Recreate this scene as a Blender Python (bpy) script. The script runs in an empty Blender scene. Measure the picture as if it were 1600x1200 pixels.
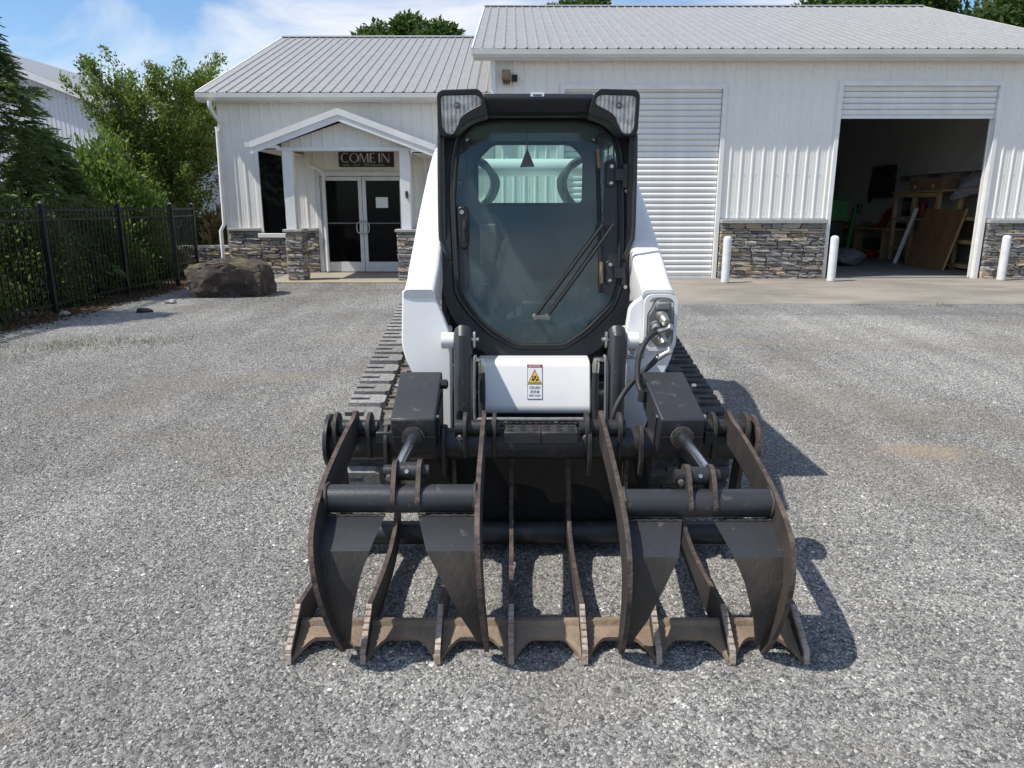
import bpy, bmesh, math, random
import numpy as np
from mathutils import Vector, Matrix, Euler
R = math.radians
rnd = random.Random(7)
S = bpy.context.scene
COL = S.collection

# ------------------------------------------------------------------ camera
cam = bpy.data.cameras.new('camera'); camo = bpy.data.objects.new('camera', cam)
COL.objects.link(camo); S.camera = camo
camo.location = (0, 0, 1.56); camo.rotation_euler = (R(90 - 13.59), 0, 0)
cam.sensor_width = 36; cam.lens = 25.875; cam.clip_start = .05; cam.clip_end = 2000

# ------------------------------------------------------------------ sky and sun
SUN = Vector((-.62, -.21, 1)).normalized()
w = bpy.data.worlds.new('World'); S.world = w; w.use_nodes = True
nt = w.node_tree; nt.nodes.clear()
def N(nt, t, **k):
    n = nt.nodes.new(t)
    for a, b in k.items():
        if a in n.inputs: n.inputs[a].default_value = b
        else: setattr(n, a, b)
    return n
sky = N(nt, 'ShaderNodeTexSky', sky_type='NISHITA', sun_disc=False,
        sun_elevation=math.asin(SUN.z), sun_rotation=math.atan2(SUN.x, SUN.y) % (2*math.pi),
        air_density=1.0, dust_density=.6, ozone_density=1.2)
bg = N(nt, 'ShaderNodeBackground', Strength=.145)
out = N(nt, 'ShaderNodeOutputWorld')
tc = N(nt, 'ShaderNodeTexCoord')
mp = N(nt, 'ShaderNodeMapping'); mp.inputs['Scale'].default_value = (1.0, 1.0, 3.6)
nz = N(nt, 'ShaderNodeTexNoise', Scale=2.1, Detail=9.0, Roughness=.56, Distortion=.55)
rp = N(nt, 'ShaderNodeValToRGB'); rp.color_ramp.elements[0].position = .45; rp.color_ramp.elements[1].position = .67
mul = N(nt, 'ShaderNodeMath', operation='MULTIPLY'); mul.inputs[1].default_value = .60
mx = N(nt, 'ShaderNodeMixRGB'); mx.inputs['Color2'].default_value = (7.2, 6.7, 6.1, 1)
tint = N(nt, 'ShaderNodeMixRGB', blend_type='MULTIPLY', Fac=1.0); tint.inputs['Color2'].default_value = (.60, .73, .85, 1)
L = nt.links.new
L(tc.outputs['Generated'], mp.inputs[0]); L(mp.outputs[0], nz.inputs['Vector']); L(nz.outputs['Fac'], rp.inputs[0])
L(rp.outputs[0], mul.inputs[0]); L(mul.outputs[0], mx.inputs['Fac']); L(sky.outputs[0], tint.inputs['Color1'])
L(tint.outputs[0], mx.inputs['Color1']); L(mx.outputs[0], bg.inputs['Color']); L(bg.outputs[0], out.inputs[0])
sl = bpy.data.lights.new('sun', 'SUN'); so = bpy.data.objects.new('sun', sl); COL.objects.link(so)
sl.energy = 3.8; sl.angle = R(.55); sl.color = (1, .955, .89)
so.rotation_euler = SUN.to_track_quat('Z', 'Y').to_euler(); so.location = (-20, -8, 30)
S.view_settings.view_transform = 'Standard'; S.view_settings.look = 'None'
S.view_settings.gamma = 1; S.view_settings.exposure = .40; S.view_settings.use_curve_mapping = False
S.render.engine = 'CYCLES'; S.cycles.use_denoising = True; S.cycles.max_bounces = 8
S.cycles.transparent_max_bounces = 16; S.cycles.caustics_reflective = False; S.cycles.caustics_refractive = False

# ------------------------------------------------------------------ materials
M = {}
def mat(name, col, rough=.6, metal=0, col2=None, scale=6, lo=.4, hi=.65, bump=0, bscale=60, spec=.5, detail=6,
        rnd_amt=0, coords='Object', coat=0, stretch=None, spots=None):
    """principled surface: two colours mixed by noise, fine bump, optional random shade per piece"""
    m = bpy.data.materials.new(name); m.use_nodes = True; t = m.node_tree; t.nodes.clear()
    o = N(t, 'ShaderNodeOutputMaterial'); p = N(t, 'ShaderNodeBsdfPrincipled')
    p.inputs['Roughness'].default_value = rough; p.inputs['Metallic'].default_value = metal
    p.inputs['Specular IOR Level'].default_value = spec; p.inputs['Coat Weight'].default_value = coat
    p.inputs['Base Color'].default_value = (*col, 1)
    l = t.links.new; c = N(t, 'ShaderNodeTexCoord'); vec = c.outputs[coords]
    if stretch:
        mpn = N(t, 'ShaderNodeMapping'); mpn.inputs['Scale'].default_value = stretch; l(vec, mpn.inputs[0]); vec = mpn.outputs[0]
    last = None
    if col2:
        n = N(t, 'ShaderNodeTexNoise', Scale=scale, Detail=detail, Roughness=.6); l(vec, n.inputs['Vector'])
        r = N(t, 'ShaderNodeValToRGB'); r.color_ramp.elements[0].position = lo; r.color_ramp.elements[1].position = hi
        r.color_ramp.elements[0].color = (*col, 1); r.color_ramp.elements[1].color = (*col2, 1)
        l(n.outputs['Fac'], r.inputs[0]); last = r.outputs[0]
        rr = N(t, 'ShaderNodeMapRange'); rr.inputs['To Min'].default_value = rough*.85; rr.inputs['To Max'].default_value = min(1, rough*1.2)
        l(n.outputs['Fac'], rr.inputs[0]); l(rr.outputs[0], p.inputs['Roughness'])
    if spots:   # (colour, scale, lo, hi)
        n = N(t, 'ShaderNodeTexNoise', Scale=spots[1], Detail=8.0, Roughness=.65); l(vec, n.inputs['Vector'])
        r = N(t, 'ShaderNodeValToRGB'); r.color_ramp.elements[0].position = spots[2]; r.color_ramp.elements[1].position = spots[3]
        l(n.outputs['Fac'], r.inputs[0])
        mxn = N(t, 'ShaderNodeMixRGB'); mxn.inputs['Color1'].default_value = (*col, 1); mxn.inputs['Color2'].default_value = (*spots[0], 1)
        l(r.outputs[0], mxn.inputs['Fac'])
        if last: l(last, mxn.inputs['Color1'])
        last = mxn.outputs[0]
    if rnd_amt:
        oi = N(t, 'ShaderNodeObjectInfo'); h = N(t, 'ShaderNodeHueSaturation')
        mr = N(t, 'ShaderNodeMapRange'); mr.inputs['To Min'].default_value = 1-rnd_amt; mr.inputs['To Max'].default_value = 1+rnd_amt
        l(oi.outputs['Random'], mr.inputs[0]); l(mr.outputs[0], h.inputs['Value'])
        if last: l(last, h.inputs['Color'])
        else: h.inputs['Color'].default_value = (*col, 1)
        last = h.outputs[0]
    if last: l(last, p.inputs['Base Color'])
    if bump:
        n2 = N(t, 'ShaderNodeTexNoise', Scale=bscale, Detail=5.0); l(vec, n2.inputs['Vector'])
        b = N(t, 'ShaderNodeBump', Strength=min(1, bump), Distance=.01); l(n2.outputs['Fac'], b.inputs['Height']); l(b.outputs[0], p.inputs['Normal'])
    l(p.outputs[0], o.inputs[0]); M[name] = m
    return m
mat('siding', (.86, .83, .775), .42, col2=(.82, .79, .735), scale=1.3, bump=.05, bscale=25, stretch=(1, 1, .35), spots=((.62, .59, .53), 3.0, .60, .85))
mat('white_trim', (.84, .825, .80), .4, col2=(.76, .745, .71), scale=2.5, spots=((.5, .48, .44), 7, .66, .85))
mat('gutter_white', (.70, .68, .64), .45, col2=(.60, .58, .53), scale=2.2, stretch=(.4, 1, 1))
mat('roof_metal', (.385, .378, .365), .42, metal=.2, col2=(.335, .33, .318), scale=2.6, lo=.35, hi=.7, spots=((.22, .22, .215), 14, .52, .74))
mat('slat_white', (.82, .81, .78), .4, col2=(.74, .73, .70), scale=3, rnd_amt=.015)
mat('soffit', (.66, .64, .59), .6)
mat('mortar', (.17, .16, .14), .95, bump=.6, bscale=60)
mat('stone_grey', (.31, .285, .26), .9, col2=(.46, .42, .37), scale=9, bump=.9, bscale=38, rnd_amt=.4, spots=((.12, .115, .11), 22, .5, .7))
mat('stone_buff', (.50, .40, .27), .9, col2=(.38, .325, .26), scale=9, bump=.9, bscale=38, rnd_amt=.35)
mat('stone_dark', (.17, .16, .155), .9, col2=(.28, .265, .25), scale=9, bump=.9, bscale=38, rnd_amt=.35)
mat('cap_stone', (.42, .41, .38), .85, col2=(.33, .32, .30), scale=12, bump=.5, bscale=50)
mat('dark_glass', (.004, .0045, .005), .04, spec=.12)
mat('aluminium_white', (.70, .71, .71), .35, col2=(.62, .62, .61), scale=4)
mat('steel', (.55, .55, .56), .28, metal=.9, col2=(.42, .42, .42), scale=18)
mat('sign_black', (.008, .008, .008), .5)
mat('lettering_white', (.62, .62, .60), .5)
mat('paper', (.8, .8, .8), .7)
mat('concrete', (.31, .275, .222), .9, col2=(.20, .178, .146), scale=.9, lo=.38, hi=.62, bump=.35, bscale=120, stretch=(.6, 1.2, 1), spots=((.32, .30, .265), 1.7, .55, .75))
mat('concrete_inside', (.27, .265, .255), .55, col2=(.2, .195, .19), scale=1.5)
mat('porch_concrete', (.36, .315, .24), .9, col2=(.28, .245, .19), scale=1.4, bump=.3, bscale=90)
mat('bollard_white', (.76, .76, .76), .45, col2=(.66, .66, .65), scale=6, spots=((.25, .23, .2), 14, .70, .76))
mat('interior_wall', (.66, .65, .63), .8, col2=(.58, .57, .56), scale=.8)
mat('fence_black', (.009, .009, .01), .42)
mat('boulder', (.042, .032, .026), .95, col2=(.11, .086, .07), scale=3.2, bump=1, bscale=24, spots=((.20, .18, .16), 7, .61, .70))
mat('machine_white', (.84, .83, .81), .30, col2=(.79, .78, .76), scale=3.5, coat=.25, spots=((.60, .585, .56), 9, .68, .84))
mat('cab_black', (.021, .022, .024), .38, col2=(.030, .031, .033), scale=12, bump=.03, bscale=300)
mat('visor_black', (.009, .009, .010), .42, bump=.05, bscale=400)
mat('plate_black', (.007, .0065, .006), .6, col2=(.014, .012, .011), scale=4, spots=((.03, .026, .022), 12, .62, .75), spec=.25)
mat('rubber', (.014, .014, .014), .75)
mat('hose_black', (.022, .022, .022), .6, bump=.1, bscale=200)
mat('dark_interior', (.05, .06, .062), .8)
mat('seat_cloth', (.014, .017, .022), .85)
mat('grapple_paint', (.030, .0305, .032), .42, col2=(.021, .021, .021), scale=5, bump=.12, bscale=90, spots=((.085, .062, .047), 9, .55, .68))
mat('box_paint', (.034, .035, .038), .40, col2=(.026, .027, .029), scale=4, bump=.12, bscale=160, spots=((.085, .08, .075), 19, .60, .68))
mat('worn_steel', (.034, .030, .027), .60, col2=(.060, .047, .038), scale=7, bump=.35, bscale=55, spots=((.026, .025, .025), 9, .5, .66), stretch=(1, 1, .45))
mat('rust_edge', (.066, .047, .038), .8, col2=(.145, .102, .078), scale=9, bump=.5, bscale=90, spots=((.028, .024, .022), 22, .45, .65))
mat('rust_rail', (.17, .122, .083), .6, col2=(.30, .22, .145), scale=6, bump=.5, bscale=60, spots=((.30, .135, .035), 9, .62, .74))
mat('tooth_steel', (.42, .355, .30), .55, metal=.1, col2=(.27, .205, .155), scale=25, bump=.5, bscale=90)
mat('chrome', (.86, .88, .90), .24, metal=1)
mat('zinc', (.62, .61, .56), .30, metal=.85, col2=(.42, .40, .35), scale=30)
mat('coupler_grey', (.21, .215, .21), .6, metal=.2, col2=(.14, .14, .135), scale=25, spots=((.36, .34, .3), 40, .6, .7))
mat('track_rubber', (.045, .045, .046), .9, col2=(.115, .11, .105), scale=14, lo=.35, hi=.7, bump=.5, bscale=80)
mat('track_dusty', (.20, .197, .19), .92, col2=(.31, .295, .27), scale=22, lo=.35, hi=.7, bump=.6, bscale=80, spots=((.05, .05, .05), 30, .56, .70), rnd_amt=.2)
mat('track_tan', (.19, .165, .13), .95, col2=(.13, .115, .095), scale=14, bump=.5, bscale=70)
mat('label_white', (.78, .78, .78), .5); mat('label_red', (.42, .03, .035), .5); mat('label_yellow', (.80, .50, .02), .5)
mat('label_ink', (.02, .02, .02), .6); mat('tag_red', (.55, .06, .025), .5)
mat('tri_brown', (.28, .075, .06), .6)
mat('wood_pine', (.58, .39, .215), .7, col2=(.46, .29, .15), scale=5, stretch=(1, 1, .2))
mat('plywood', (.27, .145, .068), .6, col2=(.185, .095, .045), scale=2.2, stretch=(1, 1, .5), spots=((.30, .19, .11), 1.6, .55, .75))
mat('cardboard', (.33, .21, .115), .8, col2=(.28, .175, .095), scale=5)
mat('side_panel_grey', (.20, .19, .15), .7, col2=(.13, .125, .105), scale=9)
mat('tarp', (.30, .31, .33), .5); mat('green_paint', (.012, .17, .022), .4, col2=(.01, .11, .018), scale=6)
mat('red_paint', (.28, .015, .015), .4); mat('tan_panel', (.34, .255, .14), .6); mat('black_plastic', (.012, .012, .013), .5)
mat('bag_grey', (.09, .09, .10), .6, col2=(.2, .2, .2), scale=9)
mat('bark', (.12, .09, .07), .95, col2=(.20, .16, .13), scale=10, bump=.8, bscale=30)
mat('barn_white', (.68, .69, .70), .5)
mat('horn_tan', (.30, .22, .13), .6, col2=(.2, .14, .08), scale=20)
mat('dead_grass', (.17, .14, .085), .9)

def glass_mat(name, tintc, veil, veil_col):  # reflected pale haze is painted into the glass as a diffuse veil
    m = bpy.data.materials.new(name); m.use_nodes = True; t = m.node_tree; t.nodes.clear(); l = t.links.new
    o = N(t, 'ShaderNodeOutputMaterial'); tr = N(t, 'ShaderNodeBsdfTransparent'); tr.inputs[0].default_value = (*tintc, 1)
    gl = N(t, 'ShaderNodeBsdfGlossy', Roughness=.02); df = N(t, 'ShaderNodeBsdfDiffuse'); df.inputs[0].default_value = (*veil_col, 1)
    lw = N(t, 'ShaderNodeLayerWeight', Blend=.5); pw = N(t, 'ShaderNodeMath', operation='POWER'); pw.inputs[1].default_value = 4
    ma = N(t, 'ShaderNodeMath', operation='MULTIPLY_ADD'); ma.inputs[1].default_value = .8; ma.inputs[2].default_value = .035
    m1 = N(t, 'ShaderNodeMixShader'); m2 = N(t, 'ShaderNodeMixShader')
    tcn = N(t, 'ShaderNodeTexCoord'); nz = N(t, 'ShaderNodeTexNoise', Scale=3.5, Detail=5.0); l(tcn.outputs['Object'], nz.inputs['Vector'])
    mr = N(t, 'ShaderNodeMapRange'); mr.inputs['From Min'].default_value = .35; mr.inputs['From Max'].default_value = .7
    mr.inputs['To Min'].default_value = veil*.55; mr.inputs['To Max'].default_value = veil*1.5
    l(nz.outputs['Fac'], mr.inputs[0]); l(mr.outputs[0], m1.inputs[0]); l(tr.outputs[0], m1.inputs[1]); l(df.outputs[0], m1.inputs[2])
    l(lw.outputs['Facing'], pw.inputs[0]); l(pw.outputs[0], ma.inputs[0]); l(ma.outputs[0], m2.inputs[0])
    l(m1.outputs[0], m2.inputs[1]); l(gl.outputs[0], m2.inputs[2]); l(m2.outputs[0], o.inputs[0]); M[name] = m
glass_mat('cab_glass', (.86, .95, .92), .06, (.36, .41, .42))
glass_mat('rear_glass', (.86, .97, .93), .02, (.5, .6, .58))

def lens_mat():
    m = bpy.data.materials.new('lamp_lens'); m.use_nodes = True; t = m.node_tree; l = t.links.new
    p = t.nodes['Principled BSDF']; p.inputs['Roughness'].default_value = .22; p.inputs['Metallic'].default_value = .15; p.inputs['Coat Weight'].default_value = .6
    c = N(t, 'ShaderNodeTexCoord'); wv = N(t, 'ShaderNodeTexWave', Scale=16.0, Distortion=1.2); wv.bands_direction = 'X'
    l(c.outputs['Object'], wv.inputs['Vector']); r = N(t, 'ShaderNodeValToRGB')
    r.color_ramp.elements[0].color = (.24, .235, .22, 1); r.color_ramp.elements[1].color = (.86, .84, .80, 1); r.color_ramp.elements[0].position = .34; r.color_ramp.elements[1].position = .66
    n = N(t, 'ShaderNodeTexNoise', Scale=17.0, Detail=5.0, Roughness=.6); l(c.outputs['Object'], n.inputs['Vector'])
    mxx = N(t, 'ShaderNodeMixRGB', Fac=.80); l(wv.outputs['Fac'], mxx.inputs[1]); l(n.outputs['Fac'], mxx.inputs[2])
    l(mxx.outputs[0], r.inputs[0]); l(r.outputs[0], p.inputs['Base Color'])
    b = N(t, 'ShaderNodeBump', Strength=.25, Distance=.006); l(wv.outputs['Fac'], b.inputs['Height']); l(b.outputs[0], p.inputs['Normal'])
    M['lamp_lens'] = m
lens_mat()

def leaf_mat(name, c1, c2, c3=None):
    m = bpy.data.materials.new(name); m.use_nodes = True; t = m.node_tree; t.nodes.clear(); l = t.links.new
    o = N(t, 'ShaderNodeOutputMaterial'); g = N(t, 'ShaderNodeNewGeometry')
    r = N(t, 'ShaderNodeValToRGB'); r.color_ramp.elements[0].color = (*c1, 1); r.color_ramp.elements[1].color = (*c2, 1)
    if c3: e = r.color_ramp.elements.new(.93); e.color = (*c2, 1); r.color_ramp.elements[2].color = (*c3, 1)
    l(g.outputs['Random Per Island'], r.inputs[0])
    d = N(t, 'ShaderNodeBsdfPrincipled', Roughness=.5); d.inputs['Specular IOR Level'].default_value = .35
    tl = N(t, 'ShaderNodeBsdfTranslucent'); ms = N(t, 'ShaderNodeMixShader', Fac=.42)
    hs = N(t, 'ShaderNodeHueSaturation', Saturation=1.1, Value=1.25); l(r.outputs[0], hs.inputs['Color']); l(hs.outputs[0], tl.inputs[0])
    l(r.outputs[0], d.inputs['Base Color']); l(d.outputs[0], ms.inputs[1]); l(tl.outputs[0], ms.inputs[2]); l(ms.outputs[0], o.inputs[0]); M[name] = m
leaf_mat('leaf_conifer', (.045, .088, .028), (.150, .205, .062), (.21, .23, .08))
leaf_mat('leaf_myrtle', (.065, .120, .022), (.200, .265, .060), (.32, .30, .09))
leaf_mat('leaf_bush', (.080, .150, .030), (.190, .260, .065))
leaf_mat('leaf_tree', (.040, .085, .020), (.105, .160, .040))
leaf_mat('grass_green', (.06, .10, .025), (.16, .18, .06))
leaf_mat('litter', (.07, .045, .03), (.17, .11, .07))
leaf_mat('grass_dry', (.16, .13, .07), (.28, .23, .13))

def yard_tone(t, V, src):
    """dusty tan spots, wheel ruts and broad light and dark areas of the yard, the same for the bed and the loose stones"""
    l = t.links.new
    n0 = N(t, 'ShaderNodeTexNoise', Scale=.33, Detail=6.0, Roughness=.6, Distortion=.5); l(V, n0.inputs['Vector'])
    m0 = N(t, 'ShaderNodeMapRange'); m0.inputs['From Min'].default_value = .32; m0.inputs['From Max'].default_value = .68; m0.inputs['To Min'].default_value = .80; m0.inputs['To Max'].default_value = 1.22; l(n0.outputs['Fac'], m0.inputs[0])
    mp = N(t, 'ShaderNodeMapping'); mp.inputs['Scale'].default_value = (2.1, .16, 1); mp.inputs['Rotation'].default_value = (0, 0, .35); l(V, mp.inputs[0])
    n1 = N(t, 'ShaderNodeTexNoise', Scale=1.0, Detail=5.0, Roughness=.5); l(mp.outputs[0], n1.inputs['Vector'])
    m1 = N(t, 'ShaderNodeMapRange'); m1.inputs['From Min'].default_value = .35; m1.inputs['From Max'].default_value = .65; m1.inputs['To Min'].default_value = .88; m1.inputs['To Max'].default_value = 1.12; l(n1.outputs['Fac'], m1.inputs[0])
    mm = N(t, 'ShaderNodeMath', operation='MULTIPLY'); l(m0.outputs[0], mm.inputs[0]); l(m1.outputs[0], mm.inputs[1])
    vs = N(t, 'ShaderNodeVectorMath', operation='SCALE'); l(src, vs.inputs[0]); l(mm.outputs[0], vs.inputs['Scale']); cur = vs.outputs[0]
    nn = N(t, 'ShaderNodeTexNoise', Scale=4.5, Detail=9.0, Roughness=.75); l(V, nn.inputs['Vector'])
    for (cx, cy, rx, ry, amt) in ((2.72, 4.58, .42, .20, .85), (-2.2, 6.75, .62, .36, .38), (-.75, 5.5, .30, .42, .35), (-3.1, 5.6, .7, .35, .2), (-1.55, 1.95, .12, .07, .3), (-1.7, 8.9, 1.2, .5, .3), (2.6, 8.6, 1.5, .22, .4)):
        sb = N(t, 'ShaderNodeVectorMath', operation='SUBTRACT'); l(V, sb.inputs[0]); sb.inputs[1].default_value = (cx, cy, 0)
        dv = N(t, 'ShaderNodeVectorMath', operation='MULTIPLY'); l(sb.outputs[0], dv.inputs[0]); dv.inputs[1].default_value = (1/rx, 1/ry, 0)
        ln = N(t, 'ShaderNodeVectorMath', operation='LENGTH'); l(dv.outputs[0], ln.inputs[0])
        ad = N(t, 'ShaderNodeMath', operation='MULTIPLY_ADD'); l(nn.outputs['Fac'], ad.inputs[0]); ad.inputs[1].default_value = 2.6; l(ln.outputs['Value'], ad.inputs[2])
        mr = N(t, 'ShaderNodeMapRange', interpolation_type='SMOOTHSTEP'); mr.inputs['From Min'].default_value = 1.35; mr.inputs['From Max'].default_value = 2.5; mr.inputs['To Min'].default_value = amt; mr.inputs['To Max'].default_value = 0; l(ad.outputs[0], mr.inputs[0])
        mx = N(t, 'ShaderNodeMixRGB'); mx.inputs['Color2'].default_value = (.33, .27, .20, 1); l(mr.outputs[0], mx.inputs['Fac']); l(cur, mx.inputs['Color1']); cur = mx.outputs[0]
    return cur
def ground_mat():
    m = bpy.data.materials.new('gravel_ground'); m.use_nodes = True; t = m.node_tree; t.nodes.clear(); l = t.links.new
    o = N(t, 'ShaderNodeOutputMaterial'); p = N(t, 'ShaderNodeBsdfPrincipled', Roughness=.95); p.inputs['Specular IOR Level'].default_value = .2
    c = N(t, 'ShaderNodeTexCoord'); V = c.outputs['Object']
    vo = N(t, 'ShaderNodeTexVoronoi', Scale=58.0); l(V, vo.inputs['Vector'])
    r = N(t, 'ShaderNodeValToRGB'); r.color_ramp.interpolation = 'LINEAR'
    for i, (ps, cc) in enumerate([(0, (.09, .09, .09)), (.35, (.145, .144, .142)), (.7, (.19, .187, .182)), (1, (.33, .32, .30))]):
        e = r.color_ramp.elements[0] if i == 0 else (r.color_ramp.elements[1] if i == 3 else r.color_ramp.elements.new(ps))
        e.position = ps; e.color = (*cc, 1)
    sp = N(t, 'ShaderNodeSeparateColor'); l(vo.outputs['Color'], sp.inputs[0]); l(sp.outputs[0], r.inputs[0])
    # broad tone: dusty tan patches and darker damp ones
    n1 = N(t, 'ShaderNodeTexNoise', Scale=.55, Detail=7.0, Roughness=.62, Distortion=.4); l(V, n1.inputs['Vector'])
    r1 = N(t, 'ShaderNodeValToRGB'); r1.color_ramp.elements[0].position = .50; r1.color_ramp.elements[1].position = .70; l(n1.outputs['Fac'], r1.inputs[0])
    mx1 = N(t, 'ShaderNodeMixRGB'); mx1.inputs['Color2'].default_value = (.22, .195, .16, 1)
    m1 = N(t, 'ShaderNodeMath', operation='MULTIPLY'); m1.inputs[1].default_value = .6; l(r1.outputs[0], m1.inputs[0])
    l(m1.outputs[0], mx1.inputs['Fac']); l(yard_tone(t, V, r.outputs[0]), mx1.inputs['Color1'])
    # dirt: far strip by the porch and the litter strip along the fence
    sx = N(t, 'ShaderNodeSeparateXYZ'); l(V, sx.inputs[0])
    def band(sock, a, b, c_, d_):
        u = N(t, 'ShaderNodeMapRange', interpolation_type='SMOOTHSTEP'); u.inputs['From Min'].default_value = a; u.inputs['From Max'].default_value = b; l(sock, u.inputs[0])
        v = N(t, 'ShaderNodeMapRange', interpolation_type='SMOOTHSTEP'); v.inputs['From Min'].default_value = c_; v.inputs['From Max'].default_value = d_; v.inputs['To Min'].default_value = 1; v.inputs['To Max'].default_value = 0; l(sock, v.inputs[0])
        q = N(t, 'ShaderNodeMath', operation='MULTIPLY'); l(u.outputs[0], q.inputs[0]); l(v.outputs[0], q.inputs[1]); return q.outputs[0]
    def mulm(a, b):
        q = N(t, 'ShaderNodeMath', operation='MULTIPLY'); l(a, q.inputs[0]); l(b, q.inputs[1]); return q.outputs[0]
    n3 = N(t, 'ShaderNodeTexNoise', Scale=1.6, Detail=6.0); l(V, n3.inputs['Vector'])
    r3 = N(t, 'ShaderNodeValToRGB'); r3.color_ramp.elements[0].position = .36; r3.color_ramp.elements[1].position = .60; l(n3.outputs['Fac'], r3.inputs[0])
    dirt = mulm(mulm(band(sx.outputs[1], 11.6, 13.2, 15.4, 16), band(sx.outputs[0], -5.4, -4.0, -.5, 1.2)), r3.outputs[0])
    mx2 = N(t, 'ShaderNodeMixRGB'); mx2.inputs['Color2'].default_value = (.185, .135, .085, 1); l(dirt, mx2.inputs['Fac']); l(mx1.outputs[0], mx2.inputs['Color1'])
    lit = mulm(band(sx.outputs[0], -30, -25, -6.7, -6.35), band(sx.outputs[1], 2, 5, 60, 70))
    mx3 = N(t, 'ShaderNodeMixRGB'); mx3.inputs['Color2'].default_value = (.075, .052, .036, 1); l(lit, mx3.inputs['Fac']); l(mx2.outputs[0], mx3.inputs['Color1'])
    l(mx3.outputs[0], p.inputs['Base Color'])
    vh = N(t, 'ShaderNodeMath', operation='MULTIPLY'); vh.inputs[1].default_value = -1; l(vo.outputs['Distance'], vh.inputs[0])
    b = N(t, 'ShaderNodeBump', Strength=.9, Distance=.012); l(vh.outputs[0], b.inputs['Height'])
    n4 = N(t, 'ShaderNodeTexNoise', Scale=2.2, Detail=4.0); l(V, n4.inputs['Vector'])
    b2 = N(t, 'ShaderNodeBump', Strength=.35, Distance=.12); l(n4.outputs['Fac'], b2.inputs['Height']); l(b.outputs[0], b2.inputs['Normal']); l(b2.outputs[0], p.inputs['Normal'])
    l(p.outputs[0], o.inputs[0]); M['gravel_ground'] = m
ground_mat()

def pebble_mat():
    m = bpy.data.materials.new('pebble'); m.use_nodes = True; t = m.node_tree; l = t.links.new
    p = t.nodes['Principled BSDF']; p.inputs['Roughness'].default_value = .85; p.inputs['Specular IOR Level'].default_value = .3
    g = N(t, 'ShaderNodeNewGeometry'); r = N(t, 'ShaderNodeValToRGB')
    cs = [(0, (.080, .080, .082)), (.3, (.142, .142, .142)), (.62, (.198, .196, .192)), (.9, (.255, .250, .239)), (.975, (.32, .275, .215)), (1, (.50, .48, .43))]
    for i, (ps, cc) in enumerate(cs):
        e = r.color_ramp.elements[0] if i == 0 else (r.color_ramp.elements[1] if i == len(cs)-1 else r.color_ramp.elements.new(ps))
        e.position = ps; e.color = (*cc, 1)
    l(g.outputs['Random Per Island'], r.inputs[0])
    c = N(t, 'ShaderNodeTexCoord')
    n1 = N(t, 'ShaderNodeTexNoise', Scale=.55, Detail=7.0, Roughness=.62, Distortion=.4)
    l(g.outputs['Position'], n1.inputs['Vector'])
    r1 = N(t, 'ShaderNodeValToRGB'); r1.color_ramp.elements[0].position = .50; r1.color_ramp.elements[1].position = .70; l(n1.outputs['Fac'], r1.inputs[0])
    m1 = N(t, 'ShaderNodeMath', operation='MULTIPLY'); m1.inputs[1].default_value = .6; l(r1.outputs[0], m1.inputs[0])
    mxn = N(t, 'ShaderNodeMixRGB'); mxn.inputs['Color2'].default_value = (.24, .21, .17, 1); l(m1.outputs[0], mxn.inputs['Fac']); l(yard_tone(t, g.outputs['Position'], r.outputs[0]), mxn.inputs['Color1'])
    l(mxn.outputs[0], p.inputs['Base Color']); M['pebble'] = m
pebble_mat()

# ------------------------------------------------------------------ mesh helpers
ORG = {}
def thing(name, loc, label, cat, group=None, rz=0, org=None):
    o = bpy.data.objects.new(name, None); o.empty_display_size = .2; COL.objects.link(o)
    o.location = loc; o.rotation_euler = (0, 0, rz); o['label'] = label; o['category'] = cat
    if group: o['group'] = group
    ORG[o.name] = Vector(org if org is not None else loc)
    return o
def tag(o, label=None, cat=None, group=None, kind=None):
    for k, v in (('label', label), ('category', cat), ('group', group), ('kind', kind)):
        if v: o[k] = v
    return o

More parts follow.
